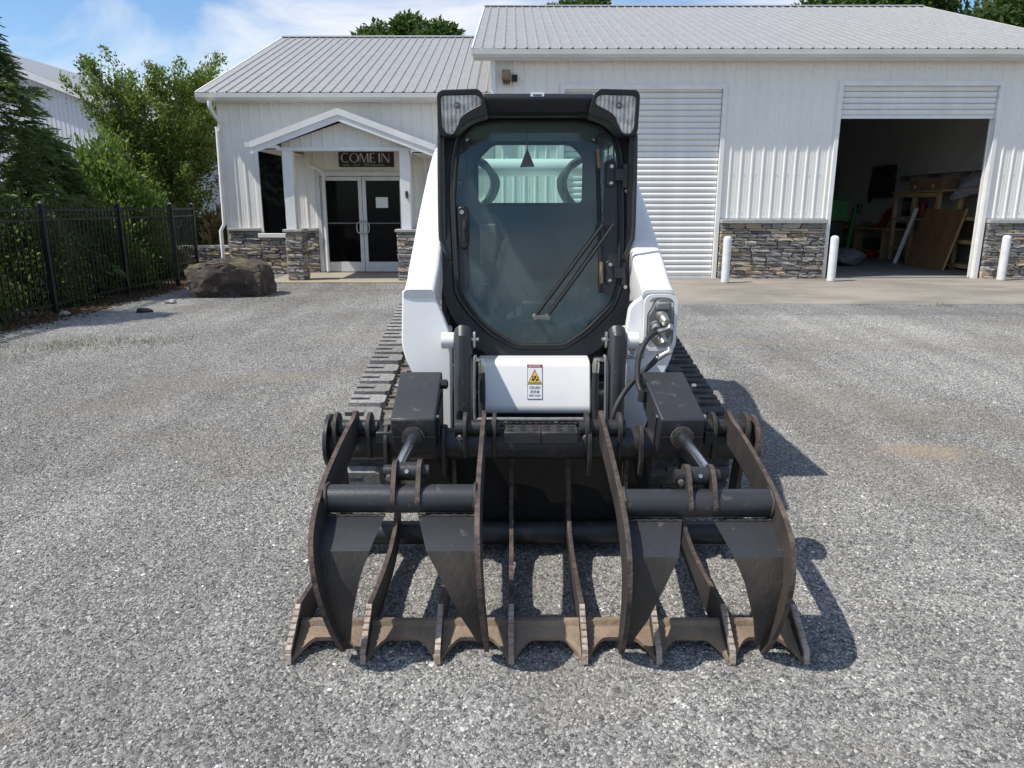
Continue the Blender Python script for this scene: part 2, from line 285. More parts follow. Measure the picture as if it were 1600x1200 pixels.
class MB:
    def __init__(s): s.v = []; s.f = []; s.mi = []; s.cur = 0
    def add(s, vs, fs):
        b = len(s.v); s.v += [tuple(v) for v in vs]; s.f += [tuple(i+b for i in f) for f in fs]; s.mi += [s.cur]*len(fs); return s
    def box(s, x0, x1, y0, y1, z0, z1, m=None):
        vs = [Vector((x, y, z)) for x in (x0, x1) for y in (y0, y1) for z in (z0, z1)]
        if m: vs = [m @ v for v in vs]
        return s.add(vs, [(0, 1, 3, 2), (4, 6, 7, 5), (0, 4, 5, 1), (2, 3, 7, 6), (0, 2, 6, 4), (1, 5, 7, 3)])
    def bar(s, p, q, w, h, up=(0, 0, 1)):
        p, q = Vector(p), Vector(q); d = (q-p); ln = d.length; d.normalize(); u = Vector(up)
        if abs(d.dot(u)) > .98: u = Vector((0, 1, 0))
        sx = d.cross(u).normalized(); uz = sx.cross(d)
        m = Matrix((sx, d, uz)).transposed().to_4x4(); m.translation = p
        return s.box(-w/2, w/2, 0, ln, -h/2, h/2, m)
    def tube(s, path, r, n=10, closed=False, cap=True):
        P = [Vector(p) for p in path]; k = len(P); rs = r if isinstance(r, (list, tuple)) else [r]*k
        rings = []; prev = None
        for i, p in enumerate(P):
            a = P[(i-1) % k] if (closed or i > 0) else P[i]; b = P[(i+1) % k] if (closed or i < k-1) else P[i]
            d = (b-a).normalized()
            if prev is None:
                u = Vector((0, 0, 1)) if abs(d.z) < .9 else Vector((1, 0, 0)); x = d.cross(u).normalized()
            else:
                x = prev - d*prev.dot(d)
                x = x.normalized() if x.length > 1e-6 else d.orthogonal().normalized()
            prev = x; y = d.cross(x)
            rings.append([p + (x*math.cos(2*math.pi*j/n) + y*math.sin(2*math.pi*j/n))*rs[i] for j in range(n)])
        vs = [v for rg in rings for v in rg]; fs = []
        for i in range(k if closed else k-1):
            a = i*n; b = ((i+1) % k)*n
            for j in range(n): fs.append((a+j, a+(j+1) % n, b+(j+1) % n, b+j))
        if cap and not closed: fs += [tuple(range(n-1, -1, -1)), tuple((k-1)*n+j for j in range(n))]
        return s.add(vs, fs)
    def cyl(s, p, q, r, n=20, r2=None): return s.tube([p, q], [r, r if r2 is None else r2], n)
    def prism(s, poly, f0, f1, rim=None):
        """poly of 2D points; f0, f1 map a point to 3D on the two faces"""
        n = len(poly); vs = [f0(*p) for p in poly] + [f1(*p) for p in poly]
        c = s.cur; s.add(vs, [tuple(range(n)), tuple(range(2*n-1, n-1, -1))])
        b = len(s.v)-2*n
        fs = [(i, (i+1) % n, n+(i+1) % n, n+i) for i in range(n)]
        s.f += [tuple(i+b for i in f) for f in fs]; s.mi += [c if rim is None else rim]*n
        return s
    def build(s, name, mats, parent=None, smooth=None, bevel=0, seg=2, org=None):
        me = bpy.data.meshes.new(name); off = Vector(org) if org is not None else (ORG.get(parent_root(parent).name, Vector()) if parent else Vector())
        me.from_pydata([tuple(Vector(v)-off) for v in s.v], [], s.f)
        ml = mats if isinstance(mats, (list, tuple)) else [mats]
        for m in ml: me.materials.append(M[m])
        if len(ml) > 1: me.polygons.foreach_set('material_index', s.mi)
        bm = bmesh.new(); bm.from_mesh(me); bmesh.ops.recalc_face_normals(bm, faces=bm.faces); bm.to_mesh(me); bm.free()
        o = bpy.data.objects.new(name, me); COL.objects.link(o)
        if parent: o.parent = parent
        if bevel:
            b = o.modifiers.new('bevel', 'BEVEL'); b.width = bevel; b.segments = seg; b.limit_method = 'ANGLE'; b.angle_limit = R(40)
            b.harden_normals = False
        if smooth is not None or bevel:
            me.polygons.foreach_set('use_smooth', [True]*len(me.polygons)); me.set_sharp_from_angle(angle=R(smooth or 40))
        return o
def parent_root(o):
    while o.parent: o = o.parent
    return o
def place(name, me, parent, loc, rot=(0, 0, 0), sc=(1, 1, 1)):
    """a piece that shares its mesh; loc in the frame the thing was drawn in"""
    o = bpy.data.objects.new(name, me); COL.objects.link(o); o.parent = parent
    o.location = Vector(loc) - ORG.get(parent_root(parent).name, Vector()); o.rotation_euler = rot; o.scale = sc
    return o
def rpoly(pts, r=.02, n=4):
    """round the corners of a polygon"""
    out = []; k = len(pts)
    for i in range(k):
        a, b, c = Vector(pts[i-1]), Vector(pts[i]), Vector(pts[(i+1) % k])
        da, dc = (a-b), (c-b); rr = min(r, da.length*.45, dc.length*.45)
        p, q = b+da.normalized()*rr, b+dc.normalized()*rr
        for j in range(n+1):
            u = j/n; out.append(tuple(p*(1-u)**2 + b*2*u*(1-u) + q*u*u))
    return out
def smooth_path(pts, n=6):
    """Catmull-Rom through the points"""
    P = [Vector(p) for p in pts]; out = []
    for i in range(len(P)-1):
        p0, p1, p2, p3 = P[max(i-1, 0)], P[i], P[i+1], P[min(i+2, len(P)-1)]
        for j in range(n):
            u = j/n; out.append(.5*((2*p1)+(p2-p0)*u+(2*p0-5*p1+4*p2-p3)*u*u+(3*p1-p0-3*p2+p3)*u**3))
    out.append(P[-1]); return out
def radial(poly, c, n):
    """resample a star-shaped polygon by angle about c"""
    out = []; k = len(poly)
    for i in range(n):
        a = 2*math.pi*i/n; d = (math.cos(a), math.sin(a)); best = None
        for j in range(k):
            p, q = poly[j], poly[(j+1) % k]; ex, ez = q[0]-p[0], q[1]-p[1]; det = d[0]*(-ez)+d[1]*ex
            if abs(det) < 1e-12: continue
            rx, rz = p[0]-c[0], p[1]-c[1]
            tt = (rx*(-ez)+rz*ex)/det; u = (d[0]*rz-d[1]*rx)/det
            if tt > 0 and -1e-6 <= u <= 1+1e-6 and (best is None or tt > best): best = tt
        out.append((c[0]+d[0]*(best or 0), c[1]+d[1]*(best or 0)))
    return out
def ring(mb, outer, inner, c, f0, f1, n=128):
    a, b = radial(outer, c, n), radial(inner, c, n)
    vs = [f0(*p) for p in a]+[f0(*p) for p in b]+[f1(*p) for p in a]+[f1(*p) for p in b]; fs = []
    for i in range(n):
        j = (i+1) % n
        fs += [(i, j, n+j, n+i), (2*n+i, 3*n+i, 3*n+j, 2*n+j), (i, 2*n+i, 2*n+j, j), (n+i, n+j, 3*n+j, 3*n+i)]
    mb.add(vs, fs); return mb
def ring2(mb, outer, inner, f0, f1, n=90):
    """frame between two outlines with the same starting corner"""
    def rs(P):
        P = [Vector(p) for p in P]; P.append(P[0]); seg = [(P[i+1]-P[i]).length for i in range(len(P)-1)]; tot = sum(seg); o_ = []; i = 0; acc = 0
        for k in range(n):
            s_ = tot*k/n
            while acc+seg[i] < s_: acc += seg[i]; i += 1
            o_.append(P[i].lerp(P[i+1], (s_-acc)/max(seg[i], 1e-9)))
        return o_
    a, b = rs(outer), rs(inner); vs = [f0(*p) for p in a]+[f0(*p) for p in b]+[f1(*p) for p in a]+[f1(*p) for p in b]; fs = []
    for i in range(n):
        j = (i+1) % n; fs += [(i, j, n+j, n+i), (2*n+i, 3*n+i, 3*n+j, 2*n+j), (i, 2*n+i, 2*n+j, j), (n+i, n+j, 3*n+j, 3*n+i)]
    mb.add(vs, fs); return mb
def fast_mesh(name, V, F, material):
    """numpy verts (n,3), quads (m,4)"""
    me = bpy.data.meshes.new(name); me.vertices.add(len(V)); me.vertices.foreach_set('co', V.astype(np.float32).ravel())
    me.loops.add(F.size); me.loops.foreach_set('vertex_index', F.astype(np.int32).ravel())
    me.polygons.add(len(F)); me.polygons.foreach_set('loop_start', np.arange(len(F), dtype=np.int32)*F.shape[1])
    me.update(calc_edges=True); me.materials.append(M[material]); me.validate()
    return me

# ================================================================== SETTING
g = MB(); g.add([(-500, -300, 0), (500, -300, 0), (500, 900, 0), (-500, 900, 0)], [(0, 1, 2, 3)])
tag(g.build('ground', 'gravel_ground'), kind='structure', label='grey crushed gravel lot with dusty tan patches')
# concrete apron in front of the workshop: a slab standing a little proud
ap = MB()
def apron_edge(x): return 12.0 + .06*math.sin(x*1.7) + .04*math.sin(x*4.3+1)
xs = [.6+.35*i for i in range(60)]
for i in range(len(xs)-1):
    a, b = xs[i], xs[i+1]
    for y0, y1 in ((None, 14.1), (14.104, 16.18)):
        ya = apron_edge(a) if y0 is None else y0; yb = apron_edge(b) if y0 is None else y0
        ap.add([(a, ya, .002), (b, yb, .002), (b, y1, .03), (a, y1, .03)], [(0, 1, 2, 3)])
tag(ap.build('concrete_pavement', 'concrete'), kind='structure')
ps = MB(); ps.box(-5.15, -.4, 15.3, 17.58, -.05, .035); ps.build('porch_path', 'porch_concrete', bevel=.01)['kind'] = 'structure'
fl = MB(); fl.box(.0, 11.76, 16.36, 27.8, -.05, .031); fl.build('workshop_floor', 'concrete_inside')['kind'] = 'structure'

# ------------------------------------------------------------------ gravel stones
def gravel():
    pts = []
    for ix in range(-10, 11):
        for iy in range(0, 16):
            x, y = ix*1.0, iy*1.0+.2
            if y > 11.0 and x > 0: continue
            if y > 9 and x < -6.3: continue
            if x < -7.6: continue
            pts.append((x, y, .0))
    me = bpy.data.meshes.new('gravel'); me.from_pydata(pts, [], []); me.materials.append(M['pebble'])
    o = bpy.data.objects.new('gravel', me); COL.objects.link(o); o['kind'] = 'stuff'
    ng = bpy.data.node_groups.new('gravel_scatter', 'GeometryNodeTree')
    ng.interface.new_socket('Geometry', in_out='INPUT', socket_type='NodeSocketGeometry')
    ng.interface.new_socket('Geometry', in_out='OUTPUT', socket_type='NodeSocketGeometry')
    gi = ng.nodes.new('NodeGroupInput'); go = ng.nodes.new('NodeGroupOutput'); l = ng.links.new
    join_st = ng.nodes.new('GeometryNodeJoinGeometry')
    for k in range(7):
        ic = ng.nodes.new('GeometryNodeMeshIcoSphere'); ic.inputs['Subdivisions'].default_value = 1; ic.inputs['Radius'].default_value = 1
        sp = ng.nodes.new('GeometryNodeSetPosition'); rv = ng.nodes.new('FunctionNodeRandomValue'); rv.data_type = 'FLOAT_VECTOR'
        rv.inputs[0].default_value = (-.42,)*3; rv.inputs[1].default_value = (.42,)*3; rv.inputs['Seed'].default_value = k*17+3
        l(ic.outputs['Mesh'], sp.inputs['Geometry']); l(rv.outputs[0], sp.inputs['Offset'])
        gti = ng.nodes.new('GeometryNodeGeometryToInstance'); l(sp.outputs[0], gti.inputs[0]); l(gti.outputs[0], join_st.inputs[0])
    join_t = ng.nodes.new('GeometryNodeJoinGeometry')
    for k in range(3):
        gr = ng.nodes.new('GeometryNodeMeshGrid'); gr.inputs['Size X'].default_value = 1.04; gr.inputs['Size Y'].default_value = 1.04
        gr.inputs['Vertices X'].default_value = 2; gr.inputs['Vertices Y'].default_value = 2
        dp = ng.nodes.new('GeometryNodeDistributePointsOnFaces'); dp.inputs['Density'].default_value = 24000; dp.inputs['Seed'].default_value = k
        l(gr.outputs['Mesh'], dp.inputs['Mesh'])
        ip = ng.nodes.new('GeometryNodeInstanceOnPoints'); ip.inputs['Pick Instance'].default_value = True
        l(dp.outputs['Points'], ip.inputs['Points']); l(join_st.outputs[0], ip.inputs['Instance'])
        rr = ng.nodes.new('FunctionNodeRandomValue'); rr.data_type = 'FLOAT_VECTOR'; rr.inputs[0].default_value = (-.5, -.5, 0); rr.inputs[1].default_value = (.5, .5, 6.28); rr.inputs['Seed'].default_value = 5+k
        l(rr.outputs[0], ip.inputs['Rotation'])
        # size: many small, few large
        u = ng.nodes.new('FunctionNodeRandomValue'); u.data_type = 'FLOAT'; u.inputs[2].default_value = 0; u.inputs[3].default_value = 1; u.inputs['Seed'].default_value = 40+k
        pw = ng.nodes.new('ShaderNodeMath'); pw.operation = 'POWER'; pw.inputs[1].default_value = 4.5; l(u.outputs[1], pw.inputs[0])
        ma = ng.nodes.new('ShaderNodeMath'); ma.operation = 'MULTIPLY_ADD'; ma.inputs[1].default_value = .0052; ma.inputs[2].default_value = .0019; l(pw.outputs[0], ma.inputs[0])
        an = ng.nodes.new('FunctionNodeRandomValue'); an.data_type = 'FLOAT_VECTOR'; an.inputs[0].default_value = (.8, .75, .45); an.inputs[1].default_value = (1.55, 1.1, .8); an.inputs['Seed'].default_value = 80+k
        vm = ng.nodes.new('ShaderNodeVectorMath'); vm.operation = 'SCALE'; l(an.outputs[0], vm.inputs[0]); l(ma.outputs[0], vm.inputs['Scale'])
        l(vm.outputs[0], ip.inputs['Scale'])
        rz = ng.nodes.new('GeometryNodeRealizeInstances'); l(ip.outputs[0], rz.inputs[0])
        sm = ng.nodes.new('GeometryNodeSetMaterial'); sm.inputs['Material'].default_value = M['pebble']; l(rz.outputs[0], sm.inputs[0])
        gt = ng.nodes.new('GeometryNodeGeometryToInstance'); l(sm.outputs[0], gt.inputs[0]); l(gt.outputs[0], join_t.inputs[0])
    ot = ng.nodes.new('GeometryNodeInstanceOnPoints'); ot.inputs['Pick Instance'].default_value = True
    l(gi.outputs[0], ot.inputs['Points']); l(join_t.outputs[0], ot.inputs['Instance'])
    ri = ng.nodes.new('FunctionNodeRandomValue'); ri.data_type = 'INT'; ri.inputs[4].default_value = 0; ri.inputs[5].default_value = 3
    mi = ng.nodes.new('ShaderNodeMath'); mi.operation = 'MULTIPLY'; mi.inputs[1].default_value = math.pi/2; l(ri.outputs[2], mi.inputs[0])
    cx = ng.nodes.new('ShaderNodeCombineXYZ'); l(mi.outputs[0], cx.inputs[2]); l(cx.outputs[0], ot.inputs['Rotation'])
    l(ot.outputs[0], go.inputs[0])
    md = o.modifiers.new('scatter', 'NODES'); md.node_group = ng
    return o
gravel()
# bigger loose stones one can pick out
def lump(seed, n=2, jit=.22):
    bm = bmesh.new(); bmesh.ops.create_icosphere(bm, subdivisions=n, radius=1); r = random.Random(seed)
    ph = [r.uniform(0, 6) for _ in range(6)]
    for v in bm.verts:
        c = v.co; k = 1+jit*(math.sin(c.x*2.3+ph[0])*math.cos(c.y*2.9+ph[1])+.6*math.sin(c.z*4.1+ph[2]+c.x*3)+.4*r.uniform(-1, 1))
        v.co = c*k
    return bm
for i, (x, y, s_, lab) in enumerate([(-5.55, 11.05, .10, 'dark brown loose stone on gravel before the boulder'), (-5.62, 12.1, .09, 'flat grey loose stone on gravel nearest the boulder'),
                                   (-6.55, 10.7, .10, 'pale flat loose stone lying by the black fence')]):
    bm = lump(30+i, 2, .3); me = bpy.data.meshes.new('loose_stone'); bm.to_mesh(me); bm.free(); me.materials.append(M['boulder' if i < 1 else 'cap_stone'])
    o = bpy.data.objects.new('loose_stone', me); COL.objects.link(o); o.location = (x, y, s_*.28); o.scale = (s_, s_*.8, s_*.42); o.rotation_euler = (0, 0, i*1.3)
    tag(o, lab, 'stone', 'loose stones on the gravel')

# ------------------------------------------------------------------ building pieces
RIB = .2286
def siding(root, x0, x1, z0, z1, y, matname='siding', name='siding_panel', sheet=4):
    """ribbed steel sheets facing -Y, each sheet a piece"""
    ph = 0.0
    k0 = math.floor((x0-ph)/(RIB*sheet)); k1 = math.ceil((x1-ph)/(RIB*sheet))
    for k in range(k0, k1):
        a, b = max(x0, ph+k*RIB*sheet), min(x1, ph+(k+1)*RIB*sheet)
        if b-a < .01: continue
        prof = [(a, 0)]
        for j in range(sheet+1):
            c = ph+k*RIB*sheet+j*RIB+.04
            for dx, h in ((-.026, 0), (-.012, .019), (.012, .019), (.026, 0)):
                if a < c+dx < b-.001: prof.append((c+dx, h))
            for q in (.095, .15):
                for dx, h in ((-.008, 0), (0, .0035), (.008, 0)):
                    if a < c+q+dx < b-.001: prof.append((c+q+dx, h))
        prof.append((b, 0)); prof.sort(key=lambda p: p[0])
        n = len(prof); t = .004
        z1f = z1 if callable(z1) else (lambda x: z1)
        vs = [(p[0], y-p[1], z0) for p in prof]+[(p[0], y-p[1], z1f(p[0])) for p in prof]+[(p[0], y-p[1]+t, z0) for p in prof]+[(p[0], y-p[1]+t, z1f(p[0])) for p in prof]
        fs = []
        for i in range(n-1): fs += [(i, i+1, n+i+1, n+i), (2*n+i, 3*n+i, 3*n+i+1, 2*n+i+1), (i, 2*n+i, 2*n+i+1, i+1), (n+i, n+i+1, 3*n+i+1, 3*n+i)]
        fs += [(0, n, 3*n, 2*n), (n-1, 3*n-1, 4*n-1, 2*n-1)]
        m = MB(); m.add(vs, fs); m.build(name, matname, root)
def roof(root, x0, x1, ye, ze, yr, zr, sheet=4, ph=.0):
    d = Vector((0, yr-ye, zr-ze)); up = Vector((0, -d.z, d.y)).normalized()
    k0 = math.floor((x0-ph)/(RIB*sheet)); k1 = math.ceil((x1-ph)/(RIB*sheet))
    for k in range(k0, k1):
        a, b = max(x0, ph+k*RIB*sheet), min(x1, ph+(k+1)*RIB*sheet)
        if b-a < .01: continue
        prof = [(a, 0)]
        for j in range(sheet+1):
            c = ph+k*RIB*sheet+j*RIB+.04
            for dx, h in ((-.028, 0), (-.012, .022), (.012, .022), (.028, 0)):
                if a < c+dx < b-.001: prof.append((c+dx, h))
        prof.append((b, 0)); prof.sort(key=lambda p: p[0]); n = len(prof)
        E0, E1 = Vector((0, ye, ze)), Vector((0, yr, zr)); vs = []
        for base in (E0, E1): vs += [base+Vector((p[0], 0, 0))+up*(p[1]+.006) for p in prof]
        for base in (E0, E1): vs += [base+Vector((p[0], 0, 0))+up*(p[1]) for p in prof]
        fs = []
        for i in range(n-1): fs += [(i, i+1, n+i+1, n+i), (2*n+i, 3*n+i, 3*n+i+1, 2*n+i+1), (i, 2*n+i, 2*n+i+1, i+1), (n+i, n+i+1, 3*n+i+1, 3*n+i)]
        fs += [(0, n, 3*n, 2*n), (n-1, 3*n-1, 4*n-1, 2*n-1)]
        m = MB(); m.add(vs, fs); m.build('roof_panel', 'roof_metal', root)
# stone veneer: twelve rough blocks in three colours, reused
STONES = []
for i in range(15):
    bm = bmesh.new(); bmesh.ops.create_cube(bm, size=1); r = random.Random(100+i); sk = r.uniform(-.12, .12)
    bmesh.ops.subdivide_edges(bm, edges=bm.edges[:], cuts=2, use_grid_fill=True)
    for v in bm.verts:
        e = sum(abs(abs(c)-.5) < 1e-4 for c in v.co)
        if e >= 2: v.co *= .94
        v.co += Vector((r.uniform(-.04, .04)+v.co.z*sk*.4, r.uniform(-.2, .12), r.uniform(-.08, .08)+v.co.x*sk))
    me = bpy.data.meshes.new('stone'); bm.to_mesh(me); bm.free()
    me.materials.append(M[['stone_grey', 'stone_buff', 'stone_dark', 'stone_grey', 'stone_grey', 'stone_dark', 'stone_buff'][i % 7]]); STONES.append(me)
def stonework(root, x0, x1, z0, z1, y, depth=.09, seed=1, side=False, skip=None):
    """courses of ledgestone; side=True lays them along Y on a face of constant X=y"""
    r = random.Random(seed); z = z0
    while z < z1-.01:
        h = min(r.choice((.05, .06, .07, .085, .1)), z1-z)
        if z1-(z+h) < .04: h = z1-z
        x = x0-(r.uniform(0, .1))
        while x < x1-.005:
            ln = r.uniform(.16, .46)*(1.1 if h > .08 else .95)
            a, b = max(x, x0), min(x+ln, x1)
            if x1-b < .06: b = x1
            if b-a > .03 and not (skip and skip(a, b, z, z+h)):
                off = r.uniform(-.012, .018)
                loc = ((a+b)/2, y+off, z+h/2); sc = (b-a-.008, depth, h-.007); rot = (0, 0, 0)
                if side: loc = (y+off, (a+b)/2, z+h/2); sc = (b-a-.008, depth, h-.007); rot = (0, 0, -math.pi/2)
                place('stone', r.choice(STONES), root, loc, rot, sc)
            x = b if b == x1 else x+ln
        z += h

# ------------------------------------------------------------------ workshop
WY = 16.2
ws = thing('workshop', (5.6, WY, 0), 'large white ribbed metal workshop with two roller doors and stone base', 'building')
siding(ws, -.35, 1.0, .0, 4.50, WY)
siding(ws, 1.0, 4.45, 3.98, 4.50, WY)
siding(ws, 4.45, 6.74, 1.30, 4.50, WY)
siding(ws, 6.74, 10.17, 4.05, 4.50, WY)
siding(ws, 10.17, 11.9, 1.30, 4.50, WY)
b = MB()   # shell behind the sheets
b.box(-.35, 1.04, WY+.03, WY+.15, 0, 4.5); b.box(4.41, 6.78, WY+.03, WY+.15, 0, 4.5); b.box(10.11, 11.9, WY+.03, WY+.15, 0, 4.5)
b.box(1.04, 4.41, WY+.03, WY+.15, 3.94, 4.5); b.box(6.78, 10.11, WY+.03, WY+.15, 4.01, 4.5)
b.build('wall', 'interior_wall', ws)
b = MB(); b.box(-.35, -.20, WY+.16, 28, 0, 4.5); b.box(11.76, 11.9, WY+.16, 28, 0, 4.5); b.box(-.2, 11.76, 27.8, 28, 0, 4.5); b.build('inner_wall', 'interior_wall', ws)
b = MB(); b.box(4.9, 5.0, WY+.16, 27.79, 0.04, 4.47); b.build('partition', 'interior_wall', ws)
b = MB(); b.box(-.2, 11.76, WY+.16, 27.8, 4.48, 4.56); b.build('ceiling', 'interior_wall', ws)
for x0, x1, sd in ((4.47, 6.735, 3), (10.185, 11.9, 5)):
    b = MB(); b.box(x0, x1, WY-.03, WY+.02, 0, 1.20); b.build('mortar_bed', 'mortar', ws)
    stonework(ws, x0, x1, .0, 1.20, WY-.075, seed=sd)
    b = MB(); b.box(x0-.01, x1, WY-.17, WY+.01, 1.20, 1.285); b.build('stone_cap', 'cap_stone', ws, bevel=.012)
# roof, gutter, soffit, rake
EY, EZ, RY, RZ = 15.89, 4.62, 23.5, 7.22
RX0, RX1 = -.78, 11.95
roof(ws, RX0, RX1, EY, EZ, RY, RZ, ph=.03)
roof(ws, RX0, RX1, 31.3, 4.60, RY+.02, RZ, ph=.03)
b = MB(); b.prism([(-.17, -0.0587), (0, .0), (.17, -0.0587), (.17, -0.0786), (0, -.02), (-.17, -0.0786)], lambda u, v: (RX0-.03, RY+u, (RZ+.055)+v), lambda u, v: (RX1+.03, RY+u, (RZ+.055)+v)); b.build('ridge_cap', 'roof_metal', ws)
b = MB(); b.prism([(0, 0), (.10, 0), (.135, .06), (.14, .15), (.115, .15), (.1, .11), (.0, .15)], lambda u, v: (RX0, EY+.06-u, EZ-.17+v), lambda u, v: (RX1, EY+.06-u, EZ-.17+v)); b.build('gutter', 'gutter_white', ws)
b = MB(); b.box(RX0, RX1, EY+.062, EY+.085, EZ-.20, EZ-.01); b.build('fascia', 'white_trim', ws)
b = MB()
for i in range(int((RX1-RX0)/.3)): b.box(RX0+i*.3, RX0+i*.3+.293, EY+.087, WY+.03, EZ-.165, EZ-.15)
b.build('soffit_boards', 'soffit', ws)
for xx in (RX0-.02, RX1+.02):
    b = MB(); b.bar((xx, EY, EZ-.06), (xx, RY, RZ-.06), .03, .17); b.build('rake_board', 'white_trim', ws)
b = MB(); b.prism([(EY+.5, 4.5), (RY, RZ-.1), (31, 4.5)], lambda u, v: (RX0+.4, u, v), lambda u, v: (RX0+.43, u, v)); b.build('gable_wall', 'siding', ws); b = MB(); b.prism([(EY+.5, 4.5), (RY, RZ-.1), (31, 4.5)], lambda u, v: (RX1-.08, u, v), lambda u, v: (RX1-.05, u, v)); b.build('gable_wall', 'siding', ws)
b = MB(); b.box(-.43, -.335, WY-.16, WY-.07, 3.1, 4.42); b.build('downspout', 'white_trim', ws, bevel=.008)
def screws(root, rows, name='screw', mt_='coupler_grey'):
    m = MB()
    for (x0, x1, f, up) in rows:
        k = math.ceil((x0-.10)/RIB)
        while k*RIB+.115 < x1:
            p = Vector(f(k*RIB+.115)); u = Vector(up); a = u.orthogonal().normalized()*.011; b_ = u.cross(a); q = [p+a, p+b_, p-a, p-b_]
            m.add(q+[c+u*.009 for c in q], [(4, 5, 6, 7), (0, 1, 5, 4), (1, 2, 6, 5), (2, 3, 7, 6), (3, 0, 4, 7)]); k += 1
    m.build(name, mt_, root)['kind'] = 'stuff'
def slope_rows(x0, x1, ye, ze, yr, zr, n):
    d = Vector((0, yr-ye, zr-ze)); up = Vector((0, -d.z, d.y)).normalized()
    return [(x0, x1, (lambda x, q=(i+.25)/n: (x, ye+d.y*q+up.y*.006, ze+d.z*q+up.z*.006)), up) for i in range(n)]
screws(ws, slope_rows(RX0, RX1, EY, EZ, RY, RZ, 10))
screws(ws, [(a_, b_, (lambda x, z=z: (x, WY-.0005, z)), (0, -1, 0)) for a_, b_, zs in ((-.3, .95, (1.0, 1.9, 2.8, 3.7, 4.3)), (1.05, 4.4, (4.3,)), (4.5, 6.7, (1.42, 2.2, 3.0, 3.8, 4.3)), (6.8, 10.1, (4.3,)), (10.2, 11.8, (1.42, 2.2, 3.0, 3.8, 4.3))) for z in zs], mt_='gutter_white')
# door surrounds
def surround(x0, x1, zt, w_):
    for nm, bx in (('door_trim', (x0-w_, x0, WY-.05, WY+.17, .02, zt+w_)), ('door_trim', (x1, x1+w_, WY-.05, WY+.17, .02, zt+w_)), ('door_trim', (x0, x1, WY-.05, WY+.17, zt, zt+w_))):
        b = MB(); b.box(*bx); b.build(nm, 'white_trim', ws, bevel=.005)
surround(1.09, 4.36, 3.90, .09); surround(6.83, 10.06, 3.97, .09)
SH = .118
sm_ = MB()
def slat_profile(L_):
    pts = [(0, 0), (.014, .008), (.030, .04), (.032, .07), (.018, .104), (0, .112)]
    return pts
for (x0, x1, zb, zt, nm, lab) in ((1.10, 4.35, .06, 3.89, 'roller_door', 'closed white slatted roller door'), (6.84, 10.05, 3.38, 3.96, 'roller_door', 'white slatted roller door rolled most of the way up')):
    d = MB(); d.box(x0, x1, WY+.02, WY+.075, zb-.045, zb+.015); d.box(x0-.002, x0+.03, WY+.08, WY+.12, .05, zt); d.box(x1-.03, x1+.002, WY+.08, WY+.12, .05, zt)
    d = d.build(nm, 'slat_white', ws); d['label'] = lab
    prof = slat_profile(1); n = len(prof); me = None; z = zb+.02
    m = MB(); vs = [(x0-(x0+x1)/2, -p[0], p[1]) for p in prof]+[(x1-(x0+x1)/2, -p[0], p[1]) for p in prof]
    vs += [(v[0], v[1]+.006, v[2]) for v in vs]
    fs = []
    for i in range(n-1): fs += [(i, n+i, n+i+1, i+1), (2*n+i, 2*n+i+1, 3*n+i+1, 3*n+i)]
    m.add(vs, fs); tmp = m.build('slat', 'slat_white', d, smooth=60, org=(0, 0, 0)); me = tmp.data; bpy.data.objects.remove(tmp)
    while z < zt:
        place('slat', me, d, ((x0+x1)/2, WY+.05, z)); z += SH
# ------------------------------------------------------------------ small wall fittings
hn = thing('outdoor_speaker', (-.13, WY-.03, 4.08), 'tan weathered horn speaker box on the white wall under the eave', 'speaker')
b = MB(); b.box(-.21, -.03, WY-.20, WY-.03, 4.06, 4.25); b.build('housing', 'horn_tan', hn, bevel=.01)
b = MB(); b.tube([(-.12, WY-.20, 4.16), (-.12, WY-.225, 4.16), (-.12, WY-.225, 4.16)], [.08, .085, .04], 20); b.build('horn', 'horn_tan', hn, smooth=30)
b = MB(); b.box(-.19, -.05, WY-.15, WY-.03, 3.99, 4.055); b.build('bracket', 'horn_tan', hn)
b = MB()
for k in range(3): b.box(-.17+.05*k, -.14+.05*k, WY-.156, WY-.151, 4.0, 4.045)
b.build('louver', 'black_plastic', hn)
fl_ = thing('junction_box', (.06, WY-.03, 4.1), 'small square black box on the wall beside the tan speaker', 'box')
b = MB(); b.box(.0, .11, WY-.13, WY-.03, 4.04, 4.17); b.build('body', 'black_plastic', fl_, bevel=.008)
b = MB(); b.box(.015, .095, WY-.137, WY-.131, 4.055, 4.155); b.build('cover', 'rubber', fl_)

# ------------------------------------------------------------------ office wing
OY = 17.6
of = thing('office_building', (-3.5, OY, 0), 'small white office wing with gabled porch and glass double doors', 'building')
def cut(x0, x1, z0, z1): siding(of, x0, x1, z0, z1, OY)
cut(-6.6, -5.86, 1.06, 3.87); cut(-5.86, -5.2, 2.86, 3.87); cut(-5.2, -4.52, 1.06, 3.87)
cut(-4.52, -2.42, 2.36, 3.87); cut(-2.42, -.35, 1.06, 3.87)
b = MB(); b.box(-6.58, -5.82, OY+.01, OY+.2, 0, 3.9); b.box(-5.82, -5.24, OY+.01, OY+.2, 0, .9); b.box(-5.82, -5.24, OY+.01, OY+.2, 2.82, 3.9); b.box(-5.24, -4.48, OY+.01, OY+.2, 0, 3.9)
b.box(-4.48, -2.46, OY+.01, OY+.2, 2.32, 3.9); b.box(-2.46, -.36, OY+.01, OY+.2, 0, 3.9); b.box(-6.58, -6.40, OY+.21, 30.5, 0, 3.9); b.box(-6.4, -.36, 30.3, 30.5, 0, 3.9); b.box(-.54, -.36, OY+.21, 30.29, 0, 3.9)
b.build('wall', 'siding', of)
b = MB(); b.box(-6.4, -.6, OY+.7, OY+.75, 0, 3.8); b.build('inner_wall', 'black_plastic', of)  # black sheet behind the panes: the dim room's shade put into its colour
